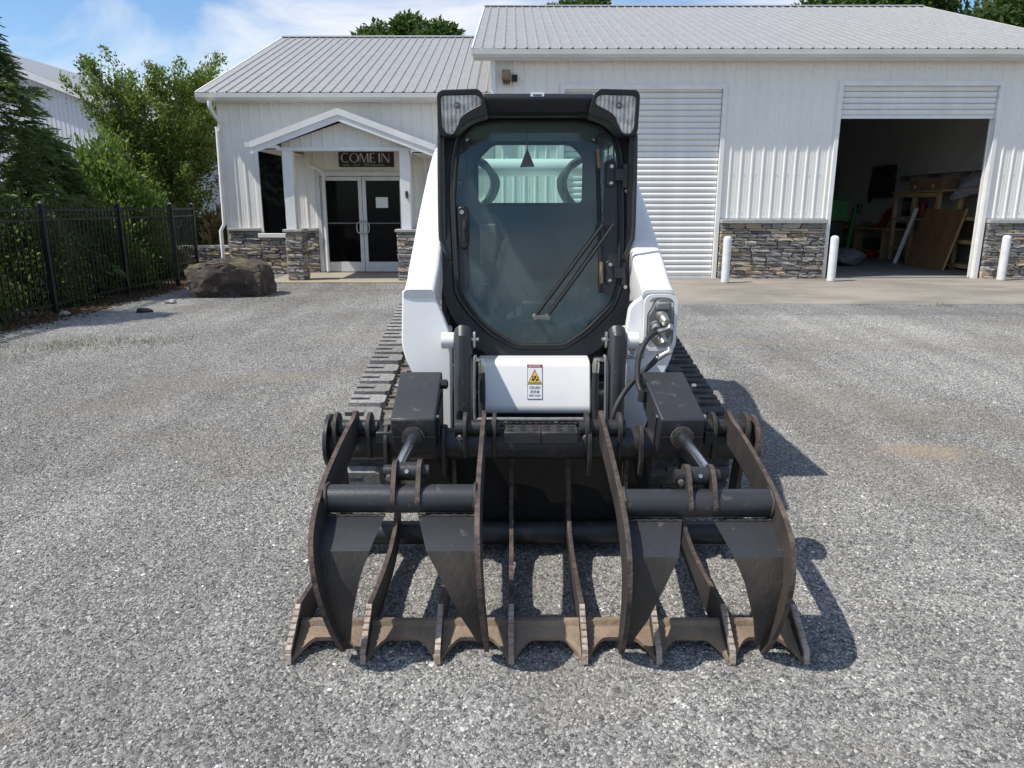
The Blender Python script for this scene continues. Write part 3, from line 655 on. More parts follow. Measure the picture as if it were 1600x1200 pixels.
b = MB(); b.box(-6.66, -6.55, OY-.03, OY+.05, .02, 3.87); b.build('corner_trim', 'white_trim', of)
for x0, x1, z1, sd in ((-6.6, -5.86, 1.0, 11), (-5.86, -5.2, .84, 12), (-5.2, -4.52, 1.0, 13), (-2.42, -.36, 1.0, 14)):
    b = MB(); b.box(x0, x1, OY-.03, OY+.005, 0, z1); b.build('mortar_bed', 'mortar', of)
    stonework(of, x0, x1, .0, z1, OY-.075, seed=sd)
    if z1 == 1.0: b = MB(); b.box(x0, x1, OY-.17, OY, 1.0, 1.065); b.build('stone_cap', 'cap_stone', of, bevel=.01)
# tall window
b = MB(); b.box(-5.80, -5.26, OY-.01, OY+.02, .97, 2.78); wd = b.build('window', 'dark_glass', of)
b = MB(); b.box(-5.88, -5.80, OY-.05, OY+.04, .95, 2.86); b.box(-5.26, -5.18, OY-.05, OY+.04, .95, 2.86); b.box(-5.80, -5.26, OY-.05, OY+.04, 2.78, 2.86); b.build('frame', 'white_trim', wd)
b = MB(); b.box(-5.90, -5.16, OY-.18, OY+.0, .845, .94); b.build('sill', 'white_trim', wd, bevel=.008)
# double doors
dx = [-4.44, -3.45, -3.36, -2.50]
b = MB(); b.box(-4.52, -4.43, OY-.06, OY+.08, .036, 2.33); b.box(-2.51, -2.42, OY-.06, OY+.08, .036, 2.33); b.box(-4.43, -2.51, OY-.06, OY+.08, 2.23, 2.33); b.build('door_frame', 'aluminium_white', of, bevel=.006)
xm = -3.44
for x0, x1, hs in ((-4.425, -3.475, 1), (-3.465, -2.515, -1)):
    d = MB(); y0, y1 = OY-.02, OY+.03; z0, z1 = .05, 2.22; st = .085
    d.box(x0, x0+st, y0, y1, z0, z1); d.box(x1-st, x1, y0, y1, z0, z1); d.box(x0+st, x1-st, y0, y1, z1-.09, z1); d.box(x0+st, x1-st, y0, y1, z0, z0+.23)
    d = d.build('door', 'aluminium_white', of, bevel=.005)
    b = MB(); b.box(x0+st, x1-st, OY, OY+.012, z0+.23, z1-.09); b.build('pane', 'dark_glass', d)
    hx = (x1-.04) if hs == 1 else (x0+.04)
    b = MB(); b.tube(smooth_path([(hx, y0, 1.22), (hx-hs*.0, y0-.055, 1.20), (hx-hs*.09, y0-.06, 1.16), (hx-hs*.09, y0-.06, .98), (hx, y0-.055, .94), (hx, y0, .92)], 4), .014, 8); b.build('handle', 'steel', d, smooth=60)
    b = MB(); b.box(x0+st, x1-st, OY-.03, OY-.012, 1.16, 1.185); b.build('push_bar', 'coupler_grey', d)
    if hs == -1: b = MB(); b.box(-3.16, -2.88, OY-.004, OY-.001, 1.52, 1.76); b.build('notice', 'paper', d)
# roof of the wing
roof(of, -6.95, -.80, 17.24, 3.99, 24.3, 6.56, ph=.08)
roof(of, -.80, -.36, 17.24, 3.99, 23.0, 6.087, ph=.08)
roof(of, -6.95, -.36, 31.5, 3.98, 24.32, 6.56, ph=.08)
b = MB(); b.prism([(-.17, -0.0621), (0, .0), (.17, -0.0621), (.17, -0.0820), (0, -.02), (-.17, -0.0820)], lambda u, v: (-6.98, 24.3+u, 6.615+v), lambda u, v: (-.8, 24.3+u, 6.615+v)); b.build('ridge_cap', 'roof_metal', of)
b = MB(); b.prism([(0, 0), (.10, 0), (.135, .06), (.14, .15), (.115, .15), (.1, .11), (.0, .15)], lambda u, v: (-6.95, 17.29-u, 3.82+v), lambda u, v: (-.40, 17.29-u, 3.82+v)); b.build('gutter', 'gutter_white', of)
b = MB(); b.box(-6.95, -.40, 17.292, 17.315, 3.80, 3.97); b.build('fascia', 'white_trim', of)
b = MB()
for i in range(21): b.box(-6.95+i*.312, -6.95+i*.312+.305, 17.317, OY+.02, 3.815, 3.83)
b.build('soffit_boards', 'soffit', of)
b = MB(); b.bar((-6.97, 17.27, 3.93), (-6.97, 24.3, 6.50), .03, .17); b.build('rake_board', 'white_trim', of)
b = MB(); b.prism([(OY+.1, 3.87), (24.3, 6.45), (30.4, 3.87)], lambda u, v: (-6.58, u, v), lambda u, v: (-6.55, u, v)); b.build('gable_wall', 'siding', of)
b = MB(); b.tube(smooth_path([(-6.62, 17.1, 3.80), (-6.62, 17.12, 3.66), (-6.60, 17.3, 3.5), (-6.58, 17.52, 3.38), (-6.64, 17.52, 3.2)], 5), .045, 10)
b.tube([(-6.66, 17.52, 3.3), (-6.70, 17.53, 1.15), (-6.78, 17.5, 1.0), (-6.78, 17.5, .05)], .042, 10); b.build('downspout', 'white_trim', of, smooth=50)
screws(of, slope_rows(-6.9, -.85, 17.24, 3.99, 24.3, 6.56, 10))
# porch
PY = 15.58
gl_, gr_, gp = (-5.26, 2.83), (-1.53, 2.76), (-3.47, 3.46)
b = MB()
t_ = .045
for p, q in ((gl_, gp), (gp, gr_)):
    b.add([(p[0], PY-.08, p[1]), (q[0], PY-.08, q[1]), (q[0], OY-.02, q[1]), (p[0], OY-.02, p[1]), (p[0], PY-.08, p[1]-t_), (q[0], PY-.08, q[1]-t_), (q[0], OY-.02, q[1]-t_), (p[0], OY-.02, p[1]-t_)],
          [(0, 1, 2, 3), (4, 7, 6, 5), (0, 4, 5, 1), (1, 5, 6, 2), (2, 6, 7, 3), (3, 7, 4, 0)])
pr = b.build('porch_roof', 'roof_metal', of)
for p, q in ((gl_, gp), (gp, gr_)):
    b = MB(); b.prism([(p[0], p[1]-.005), (q[0], q[1]-.005), (q[0], q[1]-.13), (p[0], p[1]-.13)], lambda u, v: (u, PY-.105, v), lambda u, v: (u, PY-.082, v)); b.build('rake_trim', 'white_trim', pr)
    s_ = 1 if q[0] > -3.4 else 0
    b = MB(); b.prism([(p[0], p[1]-.131), (q[0], q[1]-.131), (q[0], q[1]-.25), (p[0], p[1]-.25)], lambda u, v: (u, PY-.085, v), lambda u, v: (u, PY-.06, v)); b.build('rake_board', 'white_trim', pr)
    b = MB(); b.prism([(p[0], p[1]-.15), (q[0], q[1]-.15), (q[0], q[1]-.165), (p[0], p[1]-.165)], lambda u, v: (u, PY-.05, v), lambda u, v: (u, PY+.17, v)); b.build('soffit_boards', 'soffit', pr)
def gabz(x): return (2.60+(x+5.0)*.385) if x < -3.47 else (3.19-(x+3.47)*.30)
siding(of, -4.72, -2.02, 2.73, lambda x: (3.215-abs(x+3.45)*.325), PY+.19)
b = MB(); b.box(-4.75, -2.0, PY+.10, PY+.30, 2.655, 2.725); b.build('porch_beam', 'white_trim', of, bevel=.006)
b = MB(); b.box(-4.75, -2.0, PY+.31, OY-.02, 2.80, 2.82); b.build('porch_ceiling', 'soffit', of)
for p, s_ in ((gl_, -1), (gr_, 1)):   # eave boxes and their little gutters running back to the wall
    b = MB(); xa, xb = (p[0], -4.72) if s_ < 0 else (-2.04, p[0]); b.box(xa+.02, xb-.02, PY-.07, OY-.03, p[1]-.165, p[1]-.14); b.build('eave_soffit', 'soffit', of)
    b = MB(); b.box(xa, xb, PY-.07, PY+.09, p[1]-.17, p[1]-.08); b.build('eave_return', 'white_trim', of, bevel=.004)
    xg = p[0]+s_*.05; b = MB(); b.prism([(-.05, 0), (.05, 0), (.065, .10), (-.065, .10)], lambda u, v: (xg+u, PY-.1, p[1]-.12+v), lambda u, v: (xg+u, OY-.02, p[1]-.12+v)); b.build('porch_gutter', 'gutter_white', of)
for x0, x1, sd in ((-4.73, -4.45, 21), (-2.30, -2.10, 22)):
    xc = (x0+x1)/2; b = MB(); b.box(xc-.10, xc+.10, PY+.10, PY+.30, 1.09, 2.655); b.build('column', 'white_trim', of, bevel=.006)
    cx0, cx1 = xc-.14, xc+.21; ps_ = (PY+.06, PY+.40)
    if sd == 22: cx0, cx1 = xc-.20, xc+.26
    b = MB(); b.box(cx0+.02, cx1-.02, ps_[0]+.02, ps_[1], .0, 1.03); b.build('pier_core', 'mortar', of)
    stonework(of, cx0, cx1, .04, 1.03, ps_[0]+.01, depth=.08, seed=sd); stonework(of, ps_[0]+.03, ps_[1], .04, 1.03, cx1-.02, depth=.08, seed=sd+5, side=True)
    b = MB(); b.box(cx0-.035, cx1+.03, ps_[0]-.06, ps_[1]+.02, 1.03, 1.09); b.build('stone_cap', 'cap_stone', of, bevel=.012)
for xa, xb in ((-4.62, -4.33), (-1.75, -1.95)):
    b = MB(); b.tube(smooth_path([(xa, OY-.35, 2.62), (xa+.02*(1 if xa < -3 else -1), OY-.3, 2.45), ((xa+xb)/2, OY-.18, 2.40), (xb, OY-.09, 2.28), (xb, OY-.08, 2.0), (xb, OY-.08, .5), (xb, OY-.08, .06)], 5), .04, 10); b.build('downspout', 'white_trim', of, smooth=50)
sg = thing('come_in_sign', (-3.32, OY-.03, 2.44), 'black sign with white COME IN lettering above glass doors', 'sign')
b = MB(); b.box(-3.955, -2.70, OY-.07, OY-.022, 2.43, 2.755); b.build('board', 'sign_black', sg, bevel=.004)
def letters():
    """thick-and-thin capitals drawn as outlines"""
    m = MB(); yf, yb = OY-.076, OY-.0705; h = .20; zb = 2.53
    def poly(p): m.prism(p, lambda u, v: (u, yf, zb+v), lambda u, v: (u, yb, zb+v))
    def bowl(cx, a0, a1, rw=.105):
        n = 22; o_, i_ = [], []
        for k in range(n+1):
            a = a0+(a1-a0)*k/n; th = .006+.026*abs(math.cos(a))
            o_.append((cx+rw*math.cos(a), h/2+h/2*1.04*math.sin(a))); i_.append((cx+(rw-th)*math.cos(a), h/2+(h/2*1.04-.012)*math.sin(a)))
        for k in range(n): poly([o_[k], o_[k+1], i_[k+1], i_[k]])
    x = -3.905
    bowl(x+.105, R(50), R(310)); bowl(x+.305, 0, R(360), .108)
    q = x+.43; poly([(q, 0), (q+.008, 0), (q+.02, h), (q+.008, h)]); poly([(q+.01, h), (q+.045, h), (q+.115, .0), (q+.092, 0)]); poly([(q+.098, .0), (q+.108, 0), (q+.178, h), (q+.166, h)]); poly([(q+.165, h), (q+.196, h), (q+.206, 0), (q+.172, 0)])
    q = x+.66; poly([(q, 0), (q+.034, 0), (q+.034, h), (q, h)]); poly([(q+.034, h), (q+.12, h), (q+.12, h-.012), (q+.034, h-.012)]); poly([(q+.034, .11), (q+.10, .11), (q+.10, .098), (q+.034, .098)]); poly([(q+.034, .012), (q+.125, .012), (q+.125, 0), (q+.034, 0)])
    q = x+.86; poly([(q, 0), (q+.036, 0), (q+.036, h), (q, h)])
    q = x+.93; poly([(q, 0), (q+.011, 0), (q+.011, h), (q, h)]); poly([(q+.0, h), (q+.038, h), (q+.178, 0), (q+.142, 0)]); poly([(q+.165, 0.02), (q+.176, 0.02), (q+.176, h), (q+.165, h)])
    m.build('lettering', 'lettering_white', sg)
    s_ = MB(); r = random.Random(4); xx = -3.86
    for wl in (3, 3, 9):
        for k in range(wl):
            hh = r.uniform(.03, .05)
            s_.tube([(xx, yf, 2.455), (xx+.006, yf, 2.455+hh), (xx+.03, yf, 2.46+hh*.7), (xx+.036, yf, 2.455)], .0035, 5); xx += .052
        xx += .085
    s_.build('script_line', 'lettering_white', sg)
letters()
db = thing('doorbell', (-2.15, PY+.09, 1.75), 'small black doorbell box on the right porch column', 'doorbell')
b = MB(); b.box(-2.195, -2.145, PY+.06, PY+.098, 1.72, 1.86); b.build('case', 'black_plastic', db, bevel=.008)
b = MB(); b.cyl((-2.17, PY+.058, 1.75), (-2.17, PY+.0601, 1.75), .012, 12); b.build('button', 'coupler_grey', db)

# ------------------------------------------------------------------ bollards
def bollard():
    t = thing('bollard', (0, 0, 0), '', 'bollard', 'white bollards beside the roller doors')
    pr = [(.082, 0), (.082, .86), (.078, .90), (.06, .925), (.03, .937), (.004, .94)]
    b = MB(); b.tube([(0, 0, z) for r_, z in pr], [r_ for r_, z in pr], 24); b.build('post', 'bollard_white', t, smooth=30)
    b = MB(); b.tube([(0, 0, -.01), (0, 0, .012)], [.10, .092], 24); b.build('footing', 'concrete', t, smooth=30)
    return t
b0 = bollard()
for i, (x, y, lab) in enumerate([(4.39, 15.25, 'white bollard beside the closed roller door'), (6.70, 15.55, 'white bollard at near corner of stone pier, left of open doorway'), (10.40, 15.75, 'white bollard right of the open doorway by the stone base')]):
    if i == 0: t = b0
    else:
        t = b0.copy(); COL.objects.link(t)
        for ch in b0.children:
            c = ch.copy(); COL.objects.link(c); c.parent = t; c.rotation_euler = (0, 0, i*1.1)
    t.location = (x, y, .028); t['label'] = lab

# ------------------------------------------------------------------ inside the open bay
WX = 11.4
sh = thing('shelving_unit', (11.0, 19.5, .03), 'raw pine shelving frame standing along the bay side wall', 'shelf')
def post(x, y, z0, z1, nm='upright', w_=.09): b = MB(); b.box(x-w_/2, x+w_/2, y-w_/2, y+w_/2, z0, z1); b.build(nm, 'wood_pine', sh)
for y in (17.5, 18.45, 19.4, 20.6, 21.6): post(10.72, y, .031, 1.92); post(11.32, y, .031, 1.92)
for z in (.14, .72, 1.28): b = MB(); b.box(10.70, 11.36, 17.46, 19.45, z-.012, z+.03); b.build('shelf_board', 'wood_pine', sh); b = MB(); b.box(10.655, 10.675, 17.455, 19.45, z-.06, z+.03); b.build('shelf_rail', 'wood_pine', sh)
for z in (.40, 1.20): b = MB(); b.box(10.66, 11.36, 19.46, 21.65, z-.012, z+.03); b.build('shelf_board', 'wood_pine', sh)
b = MB(); b.box(10.62, 11.38, 17.44, 21.68, 1.921, 1.96); b.build('top_board', 'wood_pine', sh)
b = MB(); b.box(10.655, 10.675, 19.46, 21.65, 1.80, 1.90); b.build('top_rail', 'wood_pine', sh)
ply = thing('plywood_sheet', (10.3, 19.2, .03), 'brown plywood panel with battens leaning on the pine shelving', 'board')
m_ = Matrix.Translation((10.20, 17.98, .035)) @ Matrix.Rotation(R(15), 4, 'Y')
b = MB(); b.box(0, .018, 0, 1.75, 0, 1.50, m_); b.build('panel', 'plywood', ply)
b = MB(); b.box(.019, .06, -.02, .05, 0, 1.52, m_); b.build('batten', 'wood_pine', ply)
b = MB(); b.box(.019, .06, 1.70, 1.77, 0, 1.52, m_); b.build('batten', 'wood_pine', ply)
pk = MB(); pk.bar((10.10, 20.05, .04), (10.66, 20.3, 1.50), .09, .05); pk_ = tag(pk.build('plank', 'white_trim'), 'white board leaning on the shelving left of the plywood', 'plank')
for i, (x, y, z, w_, d_, h_, lab) in enumerate([(11.0, 19.95, 1.962, .42, .95, .32, 'long cardboard box on top of the pine shelving'), (11.0, 20.85, 1.962, .42, .5, .32, 'square cardboard box left of the long one on the shelving')]):
    t = thing('cardboard_box', (x, y, z), lab, 'box', 'cardboard boxes on the shelving')
    b = MB(); b.box(x-w_/2, x+w_/2, y-d_/2, y+d_/2, z, z+h_); b.build('carton', 'cardboard', t, bevel=.006)
    b = MB(); b.box(x-w_/2-.002, x-w_/2-.001, y-.12, y-.02, z+.06, z+.16); b.build('shipping_label', 'paper', t)
    b = MB(); b.box(x-.03, x+.03, y-d_/2, y+d_/2, z+h_+.001, z+h_+.003); b.build('tape', 'tan_panel', t)
bm = lump(5, 3, .25); me = bpy.data.meshes.new('tarp'); 
for v in bm.verts: v.co = Vector((v.co.x*.36, v.co.y*.62, v.co.z*.22+ (-.28*abs(v.co.x) if v.co.x < -.2 else 0)))
bm.to_mesh(me); bm.free(); me.materials.append(M['tarp']); o = bpy.data.objects.new('tarp', me); COL.objects.link(o); o.location = (10.95, 18.15, 2.13)
tag(o, 'crumpled grey tarp heaped on the pine shelving', 'tarp')
# wall shelf, black cabinet, workbenches, tools
ls = thing('wall_shelf', (11.3, 20, 2.5), 'long thin white shelf along the bay side wall', 'shelf')
b = MB(); b.box(11.1, 11.41, 17.4, 22.6, 2.42, 2.45); b.build('board', 'interior_wall', ls)
for y in (17.8, 19.3, 20.8, 22.3): b = MB(); b.box(11.15, 11.40, y-.02, y+.02, 2.28, 2.419); b.build('bracket', 'coupler_grey', ls)
kb = thing('wall_cabinet', (11.3, 23.6, 1.9), 'flat black cabinet hanging on the bay side wall', 'cabinet')
b = MB(); b.box(11.18, 11.41, 23.1, 24.2, 1.82, 2.78); b.build('case', 'black_plastic', kb, bevel=.01)
b = MB(); b.box(11.155, 11.178, 23.14, 24.16, 1.86, 2.74); b.build('door', 'rubber', kb)
lp = MB(); lp.tube([(11.36, 24.45+.16*math.cos(a), 2.25+.45*math.sin(a)) for a in [2*math.pi*k/20 for k in range(20)]], .025, 8, closed=True)
lp.tube([(11.33, 24.52+.10*math.cos(a), 1.98+.3*math.sin(a)) for a in [2*math.pi*k/20 for k in range(20)]], .025, 8, closed=True)
lp_ = tag(lp.build('hose_coil', 'hose_black', smooth=60), 'coiled black hose on the wall beside the cabinet', 'hose')
sm2 = thing('tool_board', (11.38, 22.1, 1.5), 'small black tool board on the wall above the workbench', 'board')
b = MB(); b.box(11.36, 11.41, 21.85, 22.45, 1.28, 1.82); b.build('backing', 'black_plastic', sm2)
b = MB()
for k in range(6): b.bar((11.345, 21.95+.09*k, 1.70), (11.345, 21.95+.09*k, 1.42+.03*(k % 3)), .02, .02)
b.build('wrench', 'steel', sm2)
wb = thing('workbench', (11.0, 23.8, .03), 'long workbench with tan end panels at the bay side wall', 'workbench')
b = MB(); b.box(10.65, 11.4, 21.8, 26.4, .86, .92); b.build('benchtop', 'wood_pine', wb)
for y in (22.2, 24.0, 25.8): b = MB(); b.box(10.72, 11.38, y-.02, y+.02, .031, .859); b.build('end_panel', 'tan_panel', wb)
b = MB(); b.box(10.8, 11.38, 22.23, 25.77, .2, .23); b.build('lower_shelf', 'wood_pine', wb)
rr = random.Random(2)
for i, (mt_, lab_) in enumerate([('black_plastic', 'low black tool case at the near end of the workbench'), ('red_paint', 'dark red tool case next to the tilted red tool'), ('coupler_grey', 'grey tool case midway along the workbench'), ('red_paint', 'dark red tool case at the far end of the workbench')]):
    y = (21.95, 23.0, 23.9, 25.2)[i]; x = 10.9+rr.uniform(0, .2); h_ = rr.uniform(.08, .16)
    t = thing('tool_case', (x, y, .92), lab_, 'tool case', 'tool cases on the workbench')
    b = MB(); b.box(x-.10, x+.10, y-.19, y+.17, .921, .921+h_); b.build('case', mt_, t, bevel=.012)
    b = MB(); b.tube(smooth_path([(x, y-.08, .92+h_), (x, y-.07, .96+h_), (x, y+.05, .96+h_), (x, y+.06, .92+h_)], 3), .01, 6); b.build('handle', 'black_plastic', t)
rc = thing('red_jack', (10.95, 22.6, .92), 'upright red tool standing tilted on the workbench', 'tool')
b = MB(); b.bar((10.95, 22.75, .922), (10.95, 22.35, 1.42), .16, .2); b.build('body', 'red_paint', rc, bevel=.02)
b = MB(); b.cyl((10.95, 22.35, 1.42), (10.95, 22.28, 1.52), .03, 12); b.build('grip', 'black_plastic', rc)
rb = MB(); rb.cyl((11.2, 21.0, 1.235), (11.2, 21.0, 1.62), .12, 16); rb.cyl((11.2, 21.0, 1.62), (11.2, 21.0, 1.7), .05, 12); rb_ = tag(rb.build('red_bottle', 'red_paint', smooth=40), 'red cylinder standing on the pine shelf', 'cylinder')
rbag = bpy.data.meshes.new('red_rag'); bm = lump(9, 2, .3); bm.to_mesh(rbag); bm.free(); rbag.materials.append(M['red_paint'])
o = bpy.data.objects.new('red_rag', rbag); COL.objects.link(o); o.location = (10.6, 22.6, .13); o.scale = (.22, .25, .13); tag(o, 'crumpled dark red rag on floor by the workbench', 'rag')
bx = MB(); bx.box(10.85, 11.25, 23.0, 23.6, .232, .60); bx.box(10.84, 10.849, 23.05, 23.55, .28, .55); bx_ = tag(bx.build('tool_crate', 'black_plastic', bevel=.02), 'black crate on the lower shelf of the workbench', 'crate')
for o in [sh, ply, pk_, ls, kb, lp_, sm2, wb, rc, rb_, bx_]+[q for q in COL.objects if q.parent is None and q.get('category') in ('tool case', 'tarp', 'rag') or q.name.startswith('cardboard_box')]:
    o.location.x += .34; o.location.y += .25
# green shop machine by the left jamb
gm = thing('green_machine', (9.0, 21.3, .03), 'tall green shop machine with black mast just inside open bay', 'machine')
b = MB(); b.box(8.75, 9.35, 21.0, 21.7, 1.15, 1.72); b.build('housing', 'green_paint', gm, bevel=.02)
b = MB(); b.box(8.85, 8.97, 21.55, 21.67, 1.70, 2.55); b.box(9.12, 9.24, 21.55, 21.67, 1.70, 2.55); b.box(8.85, 9.24, 21.55, 21.67, 2.55, 2.66); b.build('mast', 'black_plastic', gm)
b = MB(); b.bar((9.50, 21.3, .10), (9.62, 21.2, 1.5), .10, .12); b.build('arm', 'green_paint', gm, bevel=.01)
b = MB(); b.box(8.80, 9.30, 21.1, 21.6, .5, 1.148); b.build('cabinet', 'black_plastic', gm, bevel=.02)
b = MB(); b.cyl((9.7, 21.15, 1.35), (9.72, 21.15, 1.62), .07, 14); b.build('motor', 'black_plastic', gm, bevel=.01)
b = MB(); b.box(8.75, 9.75, 20.9, 21.9, .031, .35); b.build('base', 'green_paint', gm, bevel=.03)
me = bpy.data.meshes.new('work_bag'); bm = lump(12, 3, .2); bm.to_mesh(me); bm.free(); me.materials.append(M['bag_grey'])
o = bpy.data.objects.new('work_bag', me); COL.objects.link(o); o.location = (8.75, 19.6, .24); o.scale = (.42, .3, .22); tag(o, 'grey lumpy bag on the bay floor by the green machine', 'bag')

# ------------------------------------------------------------------ fence
fn = thing('metal_fence', (-6.9, 12, 0), 'black aluminium picket fence along the left edge of the lot', 'fence')
fp = [(-7.05, 5.5), (-6.95, 8.2), (-6.79, 10.9), (-6.90, 13.25), (-6.77, 15.0), (-7.02, 16.6)]
pk_me = None
for i, (x, y) in enumerate(fp):
    b = MB(); b.box(x-.033, x+.033, y-.033, y+.033, .0, 1.60); b.add([(x-.04, y-.04, 1.60), (x+.04, y-.04, 1.60), (x+.04, y+.04, 1.60), (x-.04, y+.04, 1.60), (x, y, 1.635)], [(3, 2, 1, 0), (0, 1, 4), (1, 2, 4), (2, 3, 4), (3, 0, 4)])
    b.build('post', 'fence_black', fn)
    if i == len(fp)-1: break
    q = fp[i+1]; d = Vector((q[0]-x, q[1]-y, 0)); ln = d.length; u = d/ln
    last = i == len(fp)-2
    for z in (1.50, 1.36, .40 if last else .14):
        b = MB(); b.bar(Vector((x, y, z))+u*.035, Vector((q[0], q[1], z))-u*.035, .028, .03); b.build('rail', 'fence_black', fn)
    n = int(ln/.118)
    for k in range(1, n):
        p = Vector((x, y, 0))+u*(ln*k/n)
        if pk_me is None:
            b = MB(); b.box(-.009, .009, -.009, .009, .06, 1.545); tmp = b.build('picket', 'fence_black', fn, org=(0, 0, 0)); pk_me = tmp.data; bpy.data.objects.remove(tmp)
        place('picket', pk_me, fn, p+Vector((0, 0, .27 if last else 0)), (0, 0, math.atan2(u.y, u.x)), (1, 1, .825 if last else 1))
lw = thing('low_wall', (-8.2, 19.6, 0), 'low pale block wall between fence end and office corner', 'wall')
b = MB(); b.box(-9.6, -6.66, 19.3, 19.6, .50, .57); b.build('coping', 'cap_stone', lw, bevel=.01)
stonework(lw, -9.6, -6.68, 0, .5, 19.4, depth=.24, seed=61)

# ------------------------------------------------------------------ boulder
bm = bmesh.new(); bmesh.ops.create_icosphere(bm, subdivisions=5, radius=1)
from mathutils import noise
for v in bm.verts:
    c = v.co.copy(); x = max(-1, min(1, c.x*1.55)); y = max(-1, min(1, c.y*1.5)); z = max(-1, min(.95, c.z*1.7))
    p = Vector((x*.68, y*.48, z*.34))
    k = noise.fractal(c*1.4+Vector((3, 1, 7)), .9, 2.1, 5)*.10+ .12*(noise.noise(c*1.1+Vector((9, 2, 0)))) - .05*abs(noise.noise(c*3.1))
    p += c*k
    if p.x > .45: p.z -= (p.x-.45)*.10
    if p.x < -.3 and p.z > 0: p.z *= .82
    v.co = p
fr = random.Random(23)
for k_ in range(26):
    nn_ = Vector((fr.uniform(-1, 1), fr.uniform(-1, .6), fr.uniform(-.35, 1))).normalized(); dd_ = max(v.co.dot(nn_) for v in bm.verts)*fr.uniform(.86, .96)
    for v in bm.verts:
        e_ = v.co.dot(nn_)-dd_
        if e_ > 0: v.co -= nn_*e_*.93
for v in bm.verts: v.co += v.normal*(noise.fractal(v.co*5, .8, 2.2, 5)*.030 - .03*max(0, .12-abs(noise.noise(v.co*3.3+Vector((5, 0, 0)))))/.12)
me = bpy.data.meshes.new('boulder'); bm.to_mesh(me); bm.free(); me.materials.append(M['boulder'])
mm = M['boulder'].copy(); mm.name = 'boulder_moss'; t = mm.node_tree; p = t.nodes['Principled BSDF']; src = p.inputs['Base Color'].links[0].from_socket
gn = N(t, 'ShaderNodeNewGeometry'); sx = N(t, 'ShaderNodeSeparateXYZ'); t.links.new(gn.outputs['Normal'], sx.inputs[0]); nn = N(t, 'ShaderNodeTexNoise', Scale=3.0, Detail=6.0)
tcn = N(t, 'ShaderNodeTexCoord'); t.links.new(tcn.outputs['Object'], nn.inputs['Vector'])
ma = N(t, 'ShaderNodeMath', operation='MULTIPLY'); t.links.new(sx.outputs[2], ma.inputs[0]); t.links.new(nn.outputs['Fac'], ma.inputs[1])
rp = N(t, 'ShaderNodeValToRGB'); rp.color_ramp.elements[0].position = .46; rp.color_ramp.elements[1].position = .56; t.links.new(ma.outputs[0], rp.inputs[0])
mxn = N(t, 'ShaderNodeMixRGB'); mxn.inputs['Color2'].default_value = (.13, .12, .03, 1); t.links.new(rp.outputs[0], mxn.inputs['Fac']); t.links.new(src, mxn.inputs['Color1']); t.links.new(mxn.outputs[0], p.inputs['Base Color'])
me.materials[0] = mm; me.polygons.foreach_set('use_smooth', [True]*len(me.polygons)); me.set_sharp_from_angle(angle=R(25))
o = bpy.data.objects.new('boulder', me); COL.objects.link(o); o.location = (-5.02, 13.3, .30); o.rotation_euler = (R(3), R(-3), R(6))
tag(o, 'big dark brown boulder with mossy top beside the fence', 'boulder')
# ================================================================== TRACK LOADER (drawn about its own centre line)
LX = .125; LORG = (0, 4.7, 0)
ld = thing('compact_track_loader', (LX, 4.7, 0), 'white compact track loader with black enclosed cab and rubber tracks', 'track loader', org=LORG)
def cy(z): return 3.80+.13*(z-.7)
def on_front(off): return lambda x, z: (x, cy(z)+off, z)
# ---- cab shell
outer = [(-.487, 2.03), (-.50, 1.6), (-.50, 1.177), (-.455, 1.012), (-.365, .885), (-.262, .785), (-.13, .752), (.14, .752), (.30, .79), (.405, .885), (.48, 1.012), (.505, 1.177), (.50, 1.6), (.487, 2.03)]
glass = [(-.425, 1.60), (-.414, 1.79), (-.387, 1.895), (-.318, 1.965), (-.207, 1.984), (.218, 1.984), (.333, 1.956), (.402, 1.885), (.424, 1.79), (.434, 1.50), (.437, 1.177), (.395, 1.055), (.272, .929), (.150, .845), (-.105, .845), (-.243, .929), (-.343, 1.028), (-.406, 1.127)]
glass = rpoly(glass, .035, 4); C0 = (0, 1.42)
cab = MB()
ring(cab, rpoly(outer, .05, 4), [(C0[0]+(p[0]-C0[0])*1.055, C0[1]+(p[1]-C0[1])*1.035) for p in glass], C0, on_front(.012), on_front(.075))
for s in (-1, 1):    # posts, sills, roof edges of the cage
    cab.box(s*.50-.035, s*.50+.0, 3.90, 3.98, 1.0, 2.02) if s > 0 else cab.box(-.50, -.465, 3.90, 3.98, 1.0, 2.02)
    cab.box(min(s*.50, s*.44), max(s*.50, s*.44), 5.24, 5.34, .7, 2.03)
    cab.box(min(s*.50, s*.455), max(s*.50, s*.455), 3.94, 5.3, .72, 1.10)
    cab.box(min(s*.50, s*.455), max(s*.50, s*.455), 3.94, 5.3, 1.92, 2.03)
cab.box(-.48, .48, 3.90, 5.34, 2.005, 2.075)
cab.box(-.47, .47, 3.93, 5.2, .66, .72)
cab = cab.build('cab', 'cab_black', ld, smooth=35, bevel=.006)
rw = MB(); rear = rpoly([(-.365, 1.868), (-.256, 1.972), (.275, 1.972), (.366, 1.885), (.366, 1.572), (-.366, 1.572)], .04, 4)
ring(rw, [(-.44, 2.0), (-.44, .74), (.44, .74), (.44, 2.0)], rear, (0, 1.75), lambda x, z: (x, 5.25, z), lambda x, z: (x, 5.29, z))
rw.build('rear_wall', 'dark_interior', cab, smooth=30)
b = MB(); b.prism(rear, lambda x, z: (x*1.01, 5.262, z), lambda x, z: (x*1.01, 5.268, z)); b.build('rear_window', 'rear_glass', cab)
b = MB(); b.tube([(x, 5.247, z) for x, z in rear], .010, 8, closed=True); b.build('window_seal', 'rubber', cab, smooth=60)
